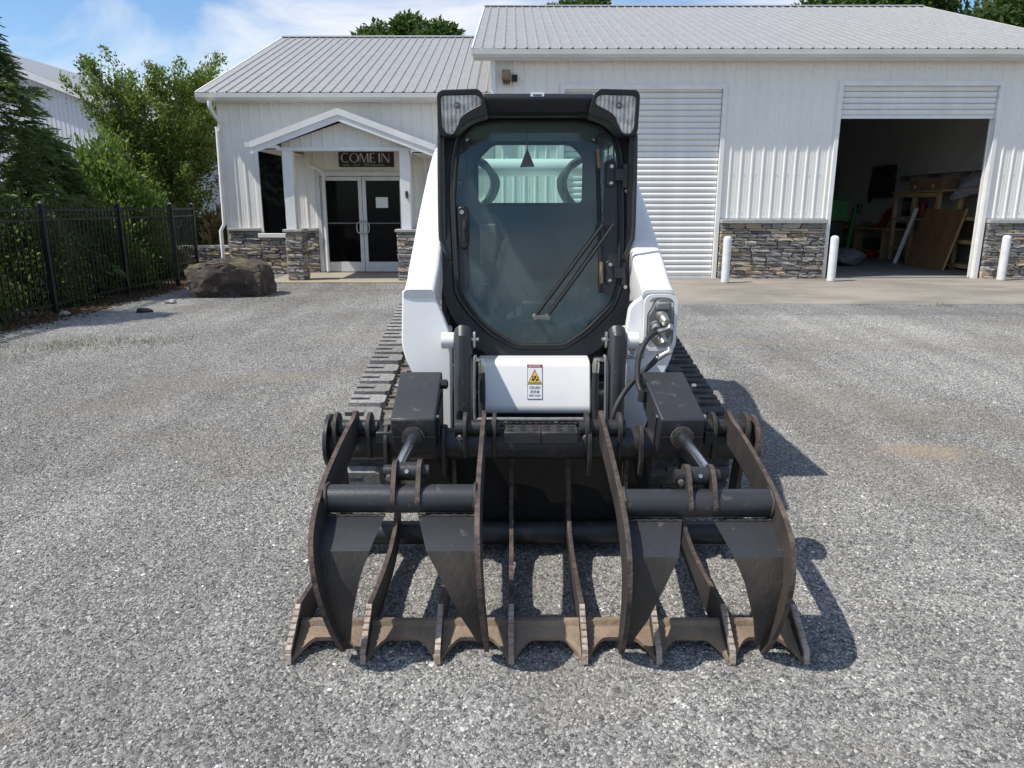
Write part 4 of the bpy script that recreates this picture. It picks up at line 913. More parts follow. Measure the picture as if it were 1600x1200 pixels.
for s in (-1, 1):
    b = MB(); xa = s*.485; b.box(min(xa, xa-s*.006), max(xa, xa-s*.006), 3.985, 5.235, 1.105, 1.915); b.build('side_window', 'rear_glass', cab)
    b = MB()
    for k in range(4): b.box(xa-s*.02-.004, xa-s*.02+.004, 4.2+.26*k, 4.212+.26*k, 1.105, 1.915)
    for k in range(3): b.box(xa-s*.02-.003, xa-s*.02+.003, 3.985, 5.235, 1.3+.2*k, 1.312+.2*k)
    b.build('side_screen', 'cab_black', cab)
b = MB(); b.box(-.40, .40, 4.05, 5.2, 1.985, 2.0); b.build('headliner', 'dark_interior', cab)
b = MB(); b.prism([(.0, .01), (.044, -.098), (-.044, -.102)], lambda u, v: (-.035+u, 4.55, 1.885+v), lambda u, v: (-.035+u, 4.556, 1.885+v)); b.tube([(-.035, 4.553, 1.885), (-.033, 4.553, 1.985)], .003, 6); b.build('hanging_triangle', 'tri_brown', cab)
# ---- seat and controls
st = MB(); st.prism(rpoly([(-.22, .90), (-.235, 1.15), (-.19, 1.34), (-.12, 1.40), (.12, 1.40), (.19, 1.34), (.235, 1.15), (.22, .90)], .05, 4), lambda x, z: (x, 4.72+.16*(z-.9), z), lambda x, z: (x, 4.85+.16*(z-.9), z))
st = st.build('seat', 'seat_cloth', ld, bevel=.03, seg=3, smooth=50)
b = MB(); b.box(-.25, .25, 4.32, 4.78, .80, .93); b.build('cushion', 'seat_cloth', st, bevel=.04, seg=3)
for s in (-1, 1):
    b = MB(); b.box(s*.31-.05, s*.31+.05, 4.25, 4.72, 1.02, 1.07); b.build('armrest', 'seat_cloth', st, bevel=.02)
    b = MB(); b.box(s*.34-.055, s*.34+.055, 4.05, 4.45, .72, .92); b.build('side_console', 'dark_interior', ld, bevel=.02)
    b = MB(); b.tube([(s*.28, 4.22, .93), (s*.28, 4.20, 1.05), (s*.275, 4.19, 1.13)], [.012, .02, .026], 10); b.tube([(s*.28, 4.22, .90), (s*.28, 4.22, .95)], [.05, .02], 12); b.build('joystick', 'black_plastic', ld, smooth=50)
b = MB(); b.tube([(-.05, 4.0, .86), (-.052, 4.0, .93), (-.052, 3.99, .985), (-.05, 3.985, 1.0)], [.05, .022, .016, .010], 12); b.build('lever', 'black_plastic', ld, smooth=50)
b = MB(); b.box(-.345, -.235, 5.15, 5.246, 1.17, 1.44); b.build('service_panel', 'side_panel_grey', ld, bevel=.008)
b = MB(); b.box(-.40, .40, 3.95, 4.6, .73, .76); b.build('cab_floor', 'dark_interior', ld)
b = MB(); b.box(-.075, .135, 3.865, 3.93, .95, 1.075); b.build('wiper_motor', 'black_plastic', ld, bevel=.015)
# ---- door
dr = MB(); ring(dr, [(p[0]*1.045, C0[1]+(p[1]-C0[1])*1.03) for p in glass], [(p[0]*.985, C0[1]+(p[1]-C0[1])*.99) for p in glass], C0, on_front(-.014), on_front(.02))
dr = dr.build('door', 'cab_black', ld, smooth=35)
b = MB(); b.prism(glass, on_front(.0), on_front(.005)); b.build('door_glass', 'cab_glass', dr)
b = MB(); b.tube([(p[0]*.992, cy(p[1])-.016, C0[1]+(p[1]-C0[1])*.992) for p in glass], .009, 8, closed=True); b.build('seal', 'rubber', dr, smooth=60)
# blacked-out band on the latch side and hinge side of the glass
b = MB(); b.prism(rpoly([(-.425, 1.56), (-.352, 1.56), (-.352, 1.13), (-.385, 1.11), (-.415, 1.15)], .015), on_front(-.006), on_front(-.002)); b.build('latch_plate', 'cab_black', dr)
b = MB(); b.prism(rpoly([(.345, 1.78), (.40, 1.80), (.425, 1.70), (.428, 1.12), (.385, 1.10), (.345, 1.12)], .015), on_front(-.006), on_front(-.002)); b.build('hinge_plate', 'cab_black', dr)
hd = MB(); hd.prism(rpoly([(-.405, 1.56), (-.352, 1.56), (-.345, 1.50), (-.345, 1.38), (-.358, 1.345), (-.385, 1.345), (-.40, 1.42)], .02, 3), on_front(-.035), on_front(-.008))
hd = hd.build('door_handle', 'visor_black', dr, bevel=.008)
b = MB(); b.cyl((-.382, cy(1.53)-.040, 1.53), (-.382, cy(1.53)-.034, 1.53), .011, 14); b.build('lock', 'steel', dr, smooth=40)
b = MB(); b.tube([(-.366, cy(1.50)-.05, 1.49), (-.362, cy(1.45)-.058, 1.44), (-.362, cy(1.4)-.05, 1.385)], [.012, .015, .012], 8); b.build('grip', 'rubber', dr, smooth=60)
for z in (1.715, 1.225):
    h = MB(); h.prism(rpoly([(.36, z+.055), (.385, z+.065), (.41, z+.03), (.41, z-.03), (.385, z-.065), (.36, z-.055)], .012), on_front(-.022), on_front(-.007))
    h.box(.40, .46, cy(z)-.045, cy(z)-.015, z-.028, z+.03); h.cyl((.452, cy(z)-.03, z-.065), (.452, cy(z)-.03, z+.055), .014, 12)
    h.build('hinge', 'cab_black', dr, bevel=.003)
    for dz in (.042, -.042):
        b = MB(); b.cyl((.383, cy(z)-.028, z+dz), (.383, cy(z)-.022, z+dz), .0095, 12); b.build('bolt', 'zinc', dr, smooth=40)
for x, z in ((.466, 1.635), (.466, 1.15), (-.352, 1.982), (.352, 1.982)):
    b = MB(); b.cyl((x, cy(z)-.012, z), (x, cy(z)+.014, z), .010, 12); b.build('screw', 'zinc', ld, smooth=40)
# ---- wiper
wp = MB(); 
for p, q in (((-.005, 3.795, 1.003), (.335, 3.80, 1.468)), ((.058, 3.793, 1.003), (.392, 3.80, 1.472))): wp.tube([p, ((p[0]+q[0])/2, 3.785, (p[2]+q[2])/2), q], .0085, 8)
wp.bar((.318, 3.805, 1.47), (.40, 3.805, 1.48), .014, .022)
wp = wp.build('wiper', 'rubber', ld, smooth=60)
b = MB(); b.tube([(.312, 3.94, 1.83), (.322, 3.905, 1.62), (.332, 3.87, 1.38), (.338, 3.838, 1.12)], .010, 8); b.build('blade', 'rubber', wp, smooth=60)
b = MB(); b.tube([(.312, 3.93, 1.84), (.318, 3.905, 1.75)], .009, 8); b.build('blade_clip', 'horn_tan', wp, smooth=60)
b = MB(); b.tube([(.336, 3.84, 1.28), (.338, 3.83, 1.17)], .009, 8); b.build('blade_clip', 'horn_tan', wp, smooth=60)
b = MB()
for x in (-.005, .060): b.cyl((x, 3.775, 1.0), (x, 3.84, 1.0), .013, 14)
b.bar((-.005, 3.79, 1.0), (.06, 3.79, 1.0), .02, .022); b.build('pivot', 'coupler_grey', wp, smooth=40)
# ---- visor and headlights
vs = MB(); vs.prism(rpoly([(3.88, 2.08), (3.735, 2.083), (3.715, 2.06), (3.745, 2.0), (3.80, 1.985), (3.92, 1.99)], .02, 3), lambda u, v: (-.262, u, v), lambda u, v: (.262, u, v))
vs.box(-.45, .45, 3.86, 4.0, 1.99, 2.078)
vs = vs.build('visor', 'visor_black', ld, bevel=.006)
b = MB(); b.box(-.037, .028, 3.722, 3.728, 2.058, 2.086, Matrix.Rotation(0, 4, 'X')); b.build('sticker', 'label_white', vs)
b = MB(); b.box(-.025, .016, 3.7195, 3.7215, 2.070, 2.076); b.box(-.025, .0, 3.7195, 3.7215, 2.062, 2.0665); b.build('print', 'label_ink', vs)
hs_ = [(-.481, 2.070), (-.466, 2.093), (-.285, 2.098), (-.262, 2.075), (-.243, 2.010), (-.240, 1.982), (-.317, 1.962), (-.369, 1.924), (-.401, 1.890), (-.466, 1.890), (-.479, 1.910)]
ls_ = [(-.463, 2.053), (-.456, 2.068), (-.292, 2.072), (-.269, 2.053), (-.272, 2.030), (-.330, 2.003), (-.366, 1.980), (-.385, 1.936), (-.408, 1.899), (-.440, 1.899), (-.460, 1.925)]
for s in (-1, 1):
    f = (lambda p: (p[0], p[1])) if s < 0 else (lambda p: (-p[0], p[1]))
    h = MB(); H_ = rpoly([f(p) for p in hs_], .035, 4); Q_ = rpoly([f(p) for p in ls_], .025, 4)
    cc = f((-.385, 2.02))
    ring2(h, H_, Q_, lambda x, z: (x, 3.695+.10*(2.1-z), z), lambda x, z: (x, 3.90, z))
    h = h.build('headlight', 'visor_black', ld, smooth=40, bevel=.006)
    b = MB(); b.prism(Q_, lambda x, z: (x, 3.708+.10*(2.1-z), z), lambda x, z: (x, 3.80, z)); b.build('lens', 'lamp_lens', h)
    bx = f((-.385, 2.025)); b = MB(); b.tube([(bx[0], 3.7135, bx[1]), (bx[0], 3.709, bx[1]), (bx[0], 3.706, bx[1])], [.015, .013, .005], 16); b.build('bulb_cover', 'coupler_grey', h, smooth=60)
    b = MB(); x = s*.478; b.tube(smooth_path([(x-s*.03, 3.86, 1.905), (x-s*.004, 3.80, 1.895), (x+s*.002, 3.785, 1.86), (x+s*.006, 3.775, 1.45), (x-s*.004, 3.775, 1.38), (x-s*.03, 3.785, 1.31), (x-s*.032, 3.82, 1.295)], 5), .0115, 10); b.build('grab_rail', 'cab_black', ld, smooth=60)
# ---- chassis, engine hood, rear
b = MB(); b.box(-.56, .56, 3.66, 6.25, .24, .64); b.build('chassis', 'cab_black', ld, bevel=.02)
b = MB(); b.prism(rpoly([(5.36, .65), (5.36, 1.36), (5.6, 1.46), (6.35, 1.40), (6.5, 1.15), (6.5, .4), (6.26, .4), (6.26, .65)], .06, 4), lambda u, v: (-.49, u, v), lambda u, v: (.49, u, v)); b.build('engine_hood', 'machine_white', ld, bevel=.015)
b = MB()
for k in range(8): b.box(-.38, .38, 6.501, 6.512, .62+.06*k, .655+.06*k)
b.build('rear_grille', 'visor_black', ld)
fpn = MB(); fpn.prism(rpoly([(3.662, .782), (3.592, .567), (3.598, .535), (3.68, .525), (3.80, .535), (3.80, .80), (3.70, .795)], .022, 5), lambda u, v: (-.295, u, v), lambda u, v: (.272, u, v))
fpn.build('front_panel', 'machine_white', ld, bevel=.006)
# warning label
wl = MB(); th_ = math.atan2(.070, .215); ct, st_ = math.cos(th_), math.sin(th_)
LM = Matrix.Translation((0, 3.592+.043*st_/ct, .610)) @ Matrix(((1.05, 0, 0, 0), (0, ct, 1.17*st_, 0), (0, -st_, 1.17*ct, 0), (0, 0, 0, 1))) @ Matrix.Translation((0, -3.5478, -.636))
wl.box(-.046, .027, 3.5455, 3.5478, .636, .787, LM)
def lab(mb, poly, y0=3.5445): mb.prism(poly, lambda u, v: LM @ Vector((u, y0, v)), lambda u, v: LM @ Vector((u, y0+.0008, v)))
wl = wl.build('warning_label', 'label_white', ld)
b = MB(); lab(b, [(-.045, .773), (.026, .773), (.026, .786), (-.045, .786)]); b.build('red_header', 'label_red', wl)
b = MB(); lab(b, rpoly([(-.040, .706), (.021, .706), (-.0095, .762)], .004)); b.build('yellow_triangle', 'label_yellow', wl)
b = MB(); tri = [(-.042, .7045), (.023, .7045), (-.0095, .765)]; tin = [(-.038, .7075), (.019, .7075), (-.0095, .759)]
for i in range(3): j = (i+1) % 3; lab(b, [tri[i], tri[j], tin[j], tin[i]], 3.5440)
for q in ([(-.026, .716), (-.012, .714), (-.008, .724), (-.020, .727)], [(-.006, .713), (.010, .716), (.006, .724), (-.004, .722)], [(-.013, .726), (-.004, .724), (-.001, .736), (-.010, .739)], [(-.022, .729), (-.014, .731), (-.016, .736), (-.022, .734)], [(.002, .728), (.009, .726), (.011, .732), (.004, .734)]): lab(b, q, 3.5440)
for q in ([(-.045, .700), (.026, .700), (.026, .7012), (-.045, .7012)], [(-.046, .636), (-.0448, .636), (-.0448, .787), (-.046, .787)], [(.0258, .636), (.027, .636), (.027, .787), (.0258, .787)], [(-.046, .636), (.027, .636), (.027, .6372), (-.046, .6372)]): lab(b, q, 3.5440)
b.build('symbol', 'label_ink', wl)
def text(s, x, z, size, m, parent, y, rot=None):
    cu = bpy.data.curves.new('lettering', 'FONT'); cu.body = s; cu.size = size; cu.align_x = 'CENTER'; cu.align_y = 'CENTER'; cu.extrude = .0002; cu.materials.append(M[m])
    o = bpy.data.objects.new('lettering', cu); COL.objects.link(o); o.parent = parent
    bpy.context.view_layer.update(); me = bpy.data.meshes.new_from_object(o.evaluated_get(bpy.context.evaluated_depsgraph_get())); bpy.data.objects.remove(o)
    o = bpy.data.objects.new('lettering', me); COL.objects.link(o); o.parent = parent
    p = LM @ Vector((x, y, z)); o.location = p-Vector(LORG); o.rotation_euler = (R(90)-th_, 0, 0); o.scale = (1.05, 1.17, 1); return o
text('DANGER', -.006, .7795, .0115, 'label_white', wl, 3.5435)
b = MB(); lab(b, [(-.038, .776), (-.030, .776), (-.034, .783)], 3.5437); b.build('mark', 'label_white', wl)
text('CRUSH', -.0095, .685, .0165, 'label_ink', wl, 3.544); text('ZONE', -.0095, .667, .0165, 'label_ink', wl, 3.544); text('KEEP CLEAR', -.0095, .651, .0105, 'label_ink', wl, 3.544)
# ---- lift arms
AL = [(-.637, 1.150), (-.637, 1.18), (-.512, 1.18), (-.492, 1.165), (-.452, 1.075), (-.412, .965), (-.412, .50), (-.53, .50), (-.585, .77), (-.625, .85), (-.645, .925)]
AR = [(.424, 1.105), (.467, 1.14), (.51, 1.165), (.614, 1.168), (.638, 1.15), (.640, .925), (.625, .86), (.60, .80), (.50, .50), (.405, .50), (.405, .97)]
arms = []
for s, A in ((-1, AL), (1, AR)):
    a = MB(); yf = 3.40
    a.prism(rpoly(A, .03, 5), lambda x, z: (x, yf+.08*(z-.85), z), lambda x, z: (x, yf+.08*(z-.85)+.05, z))
    a = a.build('lift_arm', 'machine_white', ld, bevel=.008, seg=3, smooth=30); arms.append(a)
    k = MB(); k.box(min(s*.43, s*.46), max(s*.43, s*.46), yf+.06, 3.72, .48, .97); k.box(min(s*.565, s*.60), max(s*.565, s*.60), yf+.06, 3.74, .78, 1.10); k.build('knee_plate', 'machine_white', a, bevel=.01)
    bm_ = MB(); pa = smooth_path([(s*.555, 3.44, 1.09), (s*.560, 3.70, 1.18), (s*.585, 4.5, 1.49), (s*.605, 5.3, 1.78), (s*.615, 5.8, 1.90), (s*.615, 6.15, 1.90)], 4)
    sec = [(-.078, -.10), (.078, -.10), (.078, .10), (-.078, .10)]; sec = rpoly(sec, .03, 3); n = len(sec); V_ = []; F_ = []
    for i, p in enumerate(pa):
        d = (pa[min(i+1, len(pa)-1)]-pa[max(i-1, 0)]).normalized(); x_ = Vector((1, 0, 0)); z_ = x_.cross(d).normalized()
        if z_.z < 0: z_ = -z_
        kk = 1.0 if i > 3 else .95
        V_ += [p+x_*u*kk+z_*v for u, v in sec]
        if i: F_ += [((i-1)*n+j, (i-1)*n+(j+1) % n, i*n+(j+1) % n, i*n+j) for j in range(n)]
    F_ += [tuple(range(n)), tuple((len(pa)-1)*n+j for j in range(n))]
    bm_.add(V_, F_); bm_.build('boom', 'machine_white', a, smooth=35)
    up = MB(); up.prism(rpoly([(5.75, .75), (5.85, 1.55), (5.95, 1.92), (6.2, 1.92), (6.35, 1.6), (6.3, .75)], .05), lambda u, v: (s*.60-.05, u, v), lambda u, v: (s*.60+.05, u, v)); up.build('rear_tower', 'machine_white', ld, bevel=.01)
    # tilt cylinder with its pin, pipe and hose
    t = MB(); xc = s*.354+.004; t.tube([(xc, 3.355, 1.0), (xc, 3.335, .985), (xc-.002, 3.30, .48)], [.040, .0435, .0435], 24)
    t = t.build('tilt_cylinder', 'box_paint', ld, smooth=35)
    b = MB(); b.cyl((xc-.043, 3.36, .955), (xc-.10, 3.36, .955), .038, 18) if s < 0 else b.cyl((xc+.045, 3.36, .955), (xc+.10, 3.36, .955), .038, 18); b.build('boss', 'machine_white', t, smooth=40)
    xi = xc-s*.052
    b = MB(); b.prism(rpoly([(-.012, -.04), (.012, -.04), (.012, .025), (0, .04), (-.012, .025)], .01), lambda u, v: (xi-.005, 3.33+u, .965+v), lambda u, v: (xi+.005, 3.33+u, .965+v)); b.cyl((xi-.02, 3.33, .965), (xi+.02, 3.33, .965), .010, 12); b.build('pin_lock', 'zinc', t)
    b = MB(); b.tube(smooth_path([(xi, 3.345, .885), (xi-s*.006, 3.31, .89), (xi-s*.002, 3.295, .86), (xi, 3.275, .62), (xi-s*.01, 3.26, .57), (xi-s*.03, 3.25, .50)], 5), .007, 8); b.build('pipe', 'coupler_grey', t, smooth=60)
    b = MB(); b.tube(smooth_path([(xi-s*.028, 3.46, .78), (xi-s*.03, 3.45, .70), (xi-s*.028, 3.44, .60), (xi-s*.02, 3.42, .50)], 5), .016, 10); b.build('hose', 'hose_black', t, smooth=60)
    b = MB(); b.tube([(xi-s*.026, 3.465, .85), (xi-s*.027, 3.463, .82), (xi-s*.028, 3.46, .78)], [.012, .017, .015], 10); b.cyl((xi-s*.026, 3.47, .842), (xi-s*.002, 3.42, .852), .010, 10); b.build('fitting', 'zinc', t, smooth=40)
b = MB(); b.cyl((-.60, 6.0, 1.853), (.60, 6.0, 1.853), .066, 28); b.build('cross_tube', 'machine_white', ld, smooth=40)
for s in (-1, 1):     # hose loops behind the rear window
    b = MB()
    for k in range(3): b.tube(smooth_path([(s*.40, 5.75+.05*k, 1.90), (s*(.32-.01*k), 5.75+.05*k, 1.86-.015*k), (s*(.265-.012*k), 5.75+.05*k, 1.74), (s*(.30-.01*k), 5.75+.05*k, 1.62), (s*.40, 5.75+.05*k, 1.52)], 5), .024, 8)
    b.build('hydraulic_hose', 'hose_black', ld, smooth=60)
b = MB(); b.tube(smooth_path([(-.470, 4.2, 1.34), (-.466, 4.05, 1.25), (-.468, 4.0, 1.14)], 5), .012, 8); b.build('red_hose', 'tag_red', ld, smooth=60)
b = MB(); b.box(-.53, -.508, 3.98, 3.995, 1.20, 1.27); b.build('red_tag', 'tag_red', ld)
# ---- auxiliary couplers on the right arm
aux = MB(); ya = 3.375+.08*.25
aux.prism(rpoly([(.537, 1.135), (.570, 1.150), (.600, 1.135), (.612, 1.105), (.618, 1.07), (.618, .985), (.600, .955), (.573, .925), (.545, .925), (.528, .955), (.505, .985), (.505, 1.07), (.525, 1.10)], .012, 3), lambda x, z: (x, ya-.02, z), lambda x, z: (x, ya+.03, z))
aux = aux.build('coupler_block', 'coupler_grey', arms[1], bevel=.004)
b = MB(); ring(b, rpoly([(.487, 1.165), (.640, 1.165), (.640, .90), (.487, .90)], .045, 5), rpoly([(.500, 1.152), (.625, 1.152), (.625, .915), (.500, .915)], .045, 5), (.563, 1.03), lambda x, z: (x, ya-.012, z), lambda x, z: (x, ya+.012, z), n=72); b.build('coupler_rim', 'machine_white', arms[1], smooth=40)
for nm, p, q, r_, m_ in (('coupler', (.560, ya-.02, 1.075), (.575, ya-.085, 1.045), .021, 'zinc'), ('coupler', (.540, ya-.02, 1.025), (.537, ya-.06, 1.01), .019, 'coupler_grey'), ('coupler', (.557, ya-.02, .985), (.572, ya-.075, .945), .020, 'zinc')):
    b = MB(); P_, Q_ = Vector(p), Vector(q); b.tube([P_, P_.lerp(Q_, .35), P_.lerp(Q_, .36), P_.lerp(Q_, .62), P_.lerp(Q_, .63), Q_], [r_*1.25, r_*1.25, r_, r_, r_*1.12, r_*.9], 14); b.build(nm, m_, aux if False else arms[1], smooth=40)
b = MB(); b.box(.535, .605, ya-.045, ya-.02, 1.095, 1.135); b.build('coupler_cap', 'coupler_grey', arms[1], bevel=.01)
b = MB(); b.cyl((.538, ya-.062, 1.009), (.537, ya-.064, 1.008), .010, 10); b.build('coupler_plug', 'rust_edge', arms[1])
# small printed diagram on the arm
b = MB(); yl = 3.40+.08*.02
b.box(.412, .495, yl-.0035, yl-.0015, .862, .935); dg = b.build('diagram_label', 'label_white', arms[1])
b = MB(); y0, y1 = yl-.0055, yl-.004
for q in ((.412, .495, .862, .864), (.412, .495, .933, .935), (.412, .414, .862, .935), (.493, .495, .862, .935), (.422, .485, .926, .930), (.420, .45, .868, .870), (.46, .49, .868, .870)): b.box(q[0], q[1], y0, y1, q[2], q[3])
for (cx_, cz_, r_) in ((.434, .910, .010), (.440, .893, .008), (.434, .880, .009), (.452, .908, .005)): b.tube([(cx_+r_*math.cos(a), y0, cz_+r_*math.sin(a)) for a in [2*math.pi*k/14 for k in range(14)]], .0009, 4, closed=True)
b.build('diagram_print', 'label_ink', arms[1])
b = MB(); b.cyl((.628, 3.42, 1.135), (.628, 3.405, 1.135), .010, 12); b.build('rivet', 'coupler_grey', arms[1], smooth=40)
# ---- quick attach frame
q = MB(); q.box(-.47, .47, 3.22, 3.28, .18, .56); q.box(-.20, .20, 3.20, 3.50, .50, .545); q.box(-.45, .45, 3.28, 3.6, .2, .46)
q = q.build('quick_attach', 'cab_black', ld, bevel=.008)
b = MB()
for k in range(14): b.box(-.20+.03*k, -.183+.03*k, 3.24, 3.27, .575, .59)
b.box(-.24, .21, 3.262, 3.275, .562, .60); b.build('grating', 'worn_steel', q)
b = MB(); b.tube(smooth_path([(-.275, 3.26, .535), (-.272, 3.24, .60), (-.25, 3.23, .612), (.0, 3.23, .612), (.20, 3.23, .612), (.222, 3.24, .60), (.225, 3.26, .535)], 4), .011, 8); b.build('latch_rod', 'coupler_grey', q, smooth=60)
for x in (-.155, .075): b = MB(); b.cyl((x, 3.225, .588), (x, 3.24, .588), .014, 6); b.build('bolt', 'zinc', q)
# ---- rubber tracks
def track_loop(n=240):
    c1, r1, c2, r2 = (3.93, .25), .21, (5.95, .52), .245
    pts = []
    a0 = math.atan2(c2[1]-c1[1], c2[0]-c1[0]); dd = math.hypot(c2[0]-c1[0], c2[1]-c1[1]); al = a0+math.pi/2+math.asin((r1-r2)/dd)*-1
    for k in range(25):
        a = R(270)-(R(270)-al)*k/24; pts.append((c1[0]+r1*math.cos(a), c1[1]+r1*math.sin(a)))
    for k in range(25):
        a = al-(al+R(50))*k/24; pts.append((c2[0]+r2*math.cos(a), c2[1]+r2*math.sin(a)))
    pts += [(5.55, .04)]
    # close along the ground, evenly resampled
    P_ = [Vector(p) for p in pts]; P_.append(P_[0]); seg = [(P_[i+1]-P_[i]).length for i in range(len(P_)-1)]; tot = sum(seg); out = []; i = 0; acc = 0
    for k in range(n):
        s_ = tot*k/n
        while acc+seg[i] < s_: acc += seg[i]; i += 1
        out.append(P_[i].lerp(P_[i+1], (s_-acc)/seg[i]))
    return out, tot
loop, tot = track_loop()
def lug_mesh(kind, mname):
    m = MB(); h = .044
    def pz(poly, h=h, sh=.010):
        c = (sum(p[0] for p in poly)/len(poly), sum(p[1] for p in poly)/len(poly)); n = len(poly)
        V_ = [(p[0], p[1], 0) for p in poly]+[(p[0]+(c[0]-p[0])*.06, p[1]+(c[1]-p[1])*.10, h) for p in poly]
        m.add(V_, [tuple(range(n-1, -1, -1)), tuple(range(n, 2*n))]+[(i, (i+1) % n, n+(i+1) % n, n+i) for i in range(n)])
    if kind == 'outer':   # C shaped pad, slot open to the outer edge; x measured from the outer edge inward
        pz([(.002, -.064), (.185, -.064), (.210, -.050), (.210, .050), (.185, .064), (.002, .064), (.002, .017), (.115, .017), (.115, -.017), (.002, -.017)])
    else:
        pz([(0, -.042), (.11, -.042), (.11, .042), (0, .042)])
    o = m.build('lug', mname, None, org=(0, 0, 0)); me = o.data; bpy.data.objects.remove(o); return me
def mid_mesh():
    m = MB(); m.box(0, .125, -.06, -.018, 0, .016); m.box(0, .125, .018, .06, 0, .016); m.box(0, .05, -.018, .018, 0, .02); m.box(.078, .125, -.018, .018, 0, .02)
    o = m.build('track_link', 'track_tan', None, org=(0, 0, 0)); me = o.data; bpy.data.objects.remove(o); return me
NL = 34
for s, mt in ((-1, 'track_dusty'), (1, 'track_rubber')):  # right lugs take the darker rubber: cab shade put into their colour
    o_out, o_in = lug_mesh('outer', mt), lug_mesh('inner', mt); o_mid = mid_mesh()
    t = MB(); n = len(loop); xo, xi = s*1.035, s*.60; V_ = []; F_ = []
    for i in range(n):
        p = loop[i]; d = (loop[(i+1) % n]-loop[i-1]).normalized(); nn_ = Vector((-d.y, d.x))   # outward for this winding
        for x, k in ((xo, 0), (xi, 0), (xi, -.03), (xo, -.03)): V_.append((x, p.x+nn_.x*k, p.y+nn_.y*k))
    for i in range(n):
        j = (i+1) % n; F_ += [(i*4+a, i*4+(a+1) % 4, j*4+(a+1) % 4, j*4+a) for a in range(4)]
    t.add(V_, F_); t = t.build('track', 'track_rubber', ld, smooth=40)
    for k in range(NL):
        f = (k+.5)/NL*n; i = int(f) % n; p = loop[i]; d = (loop[(i+1) % n]-loop[i-1]).normalized(); nn_ = Vector((-d.y, d.x))
        ex = Vector((-s, 0, 0)); ez = Vector((0, nn_.x, nn_.y)); ey = ez.cross(ex)
        for me, x0 in ((o_out, 1.035), (o_in, .70), (o_mid, .828)):
            o = bpy.data.objects.new(me.name.split('.')[0], me); COL.objects.link(o); o.parent = t
            mt4 = Matrix((ex, ey, ez)).transposed().to_4x4(); mt4.translation = Vector((s*x0, p.x, p.y))-Vector(LORG); o.matrix_local = mt4
    b = MB(); b.box(min(s*.64, s*1.0), max(s*.64, s*1.0), 4.0, 5.9, .14, .40); b.build('track_frame', 'cab_black', ld, bevel=.03)
    for y_, r_ in ((3.93, .17), (4.4, .12), (4.75, .12), (5.1, .12), (5.45, .12)):
        b = MB(); b.cyl((s*.62, y_, .25 if y_ < 4 else .165), (s*1.01, y_, .25 if y_ < 4 else .165), r_, 20); b.build('roller', 'cab_black', ld, smooth=40)
    b = MB(); b.cyl((s*.66, 5.95, .52), (s*.99, 5.95, .52), .20, 24); b.build('sprocket', 'cab_black', ld, smooth=40)

# ================================================================== GRAPPLE
GORG = (0, 2.9, 0)
gp = thing('root_grapple', (LX, 2.9, 0), 'dark grey steel root grapple with rusty edges resting on gravel', 'grapple', org=GORG)
b = MB(); b.cyl((-.905, 3.06, .555), (.905, 3.06, .555), .068, 32); tt = b.build('upper_tube', 'grapple_paint', gp, smooth=40)
b = MB(); b.cyl((-.86, 3.15, .092), (.86, 3.15, .092), .053, 28); b.build('lower_tube', 'grapple_paint', gp, smooth=40)
b = MB(); b.box(-.53, .515, 3.20, 3.212, .07, .52); b.build('back_plate', 'plate_black', gp)
for s in (-1, 1):
    b = MB(); b.tube([(s*.906, 3.055, .57), (s*.922, 3.055, .57)], [.115, .115], 28); b.build('end_plate', 'rust_edge' if s > 0 else 'grapple_paint', gp, smooth=30)
    b = MB(); b.bar((s*.885, 3.10, .50), (s*.885, 3.20, .06), .02, .10); b.build('side_strut', 'worn_steel', gp, bevel=.002)
# pivot ears and pins
PIV = Vector((0, 3.03, .635))
for x in (-.875, -.735, -.325, -.20, .195, .335, .735, .875):
    b = MB(); b.prism(rpoly([(2.965, .64), (2.985, .69), (3.04, .705), (3.09, .68), (3.12, .60), (3.08, .50), (2.99, .50), (2.975, .58)], .03), lambda u, v: (x-.008, u, v), lambda u, v: (x+.008, u, v)); b.build('pivot_ear', 'worn_steel', gp, bevel=.002)
for xa, xb in ((-.895, -.70), (-.37, -.175), (.165, .36), (.70, .895)):
    b = MB(); b.cyl((xa, PIV.y, PIV.z), (xb, PIV.y, PIV.z), .034, 20); p_ = b.build('pivot_pin', 'grapple_paint', gp, smooth=40)
    b = MB(); b.cyl((xa+.022, 2.995, .605), (xa+.022, 2.985, .60), .012, 6); b.build('bolt', 'zinc', p_)
# hooked cylinder brackets on the tube
for x in (-.415, .205, .425, -.66):
    b = MB(); b.prism(smooth2 := rpoly([(3.12, .62), (3.0, .66), (2.955, .61), (2.955, .50), (2.985, .42), (3.03, .44), (3.10, .50)], .03), lambda u, v: (x-.008, u, v), lambda u, v: (x+.008, u, v)); b.build('bracket', 'worn_steel', gp, bevel=.002)
# perforated steps on top of the tube
def step(x0, x1, holes, parts):
    y0, y1, zt = 2.975, 3.085, .632
    m = MB(); m.box(x0, x1, y0, y1, zt-.008, zt); m.box(x0, x1, y0-.008, y0-.0005, zt-.05, zt)
    o = m.build('step_plate', 'grapple_paint', gp, bevel=.003)
    for i in range(holes):
        for j in range(2):
            b = MB(); xx = x0+(x1-x0)*(i+.5)/holes; yy = y0+.03+.05*j
            b.tube([(xx+.012*math.cos(a), yy+.008*math.sin(a), zt+.0008) for a in [2*math.pi*k/12 for k in range(12)]], .0022, 5, closed=True)
            b.add([(xx+.011*math.cos(2*math.pi*k/12), yy+.007*math.sin(2*math.pi*k/12), zt+.0012) for k in range(12)], [tuple(range(12))]); b.build('hole', 'rubber', o)
step(-.158, -.002, 3, 1); step(.0, .155, 3, 1); step(-.70, -.60, 2, 1); step(.69-.0, .70+.03, 1, 1)
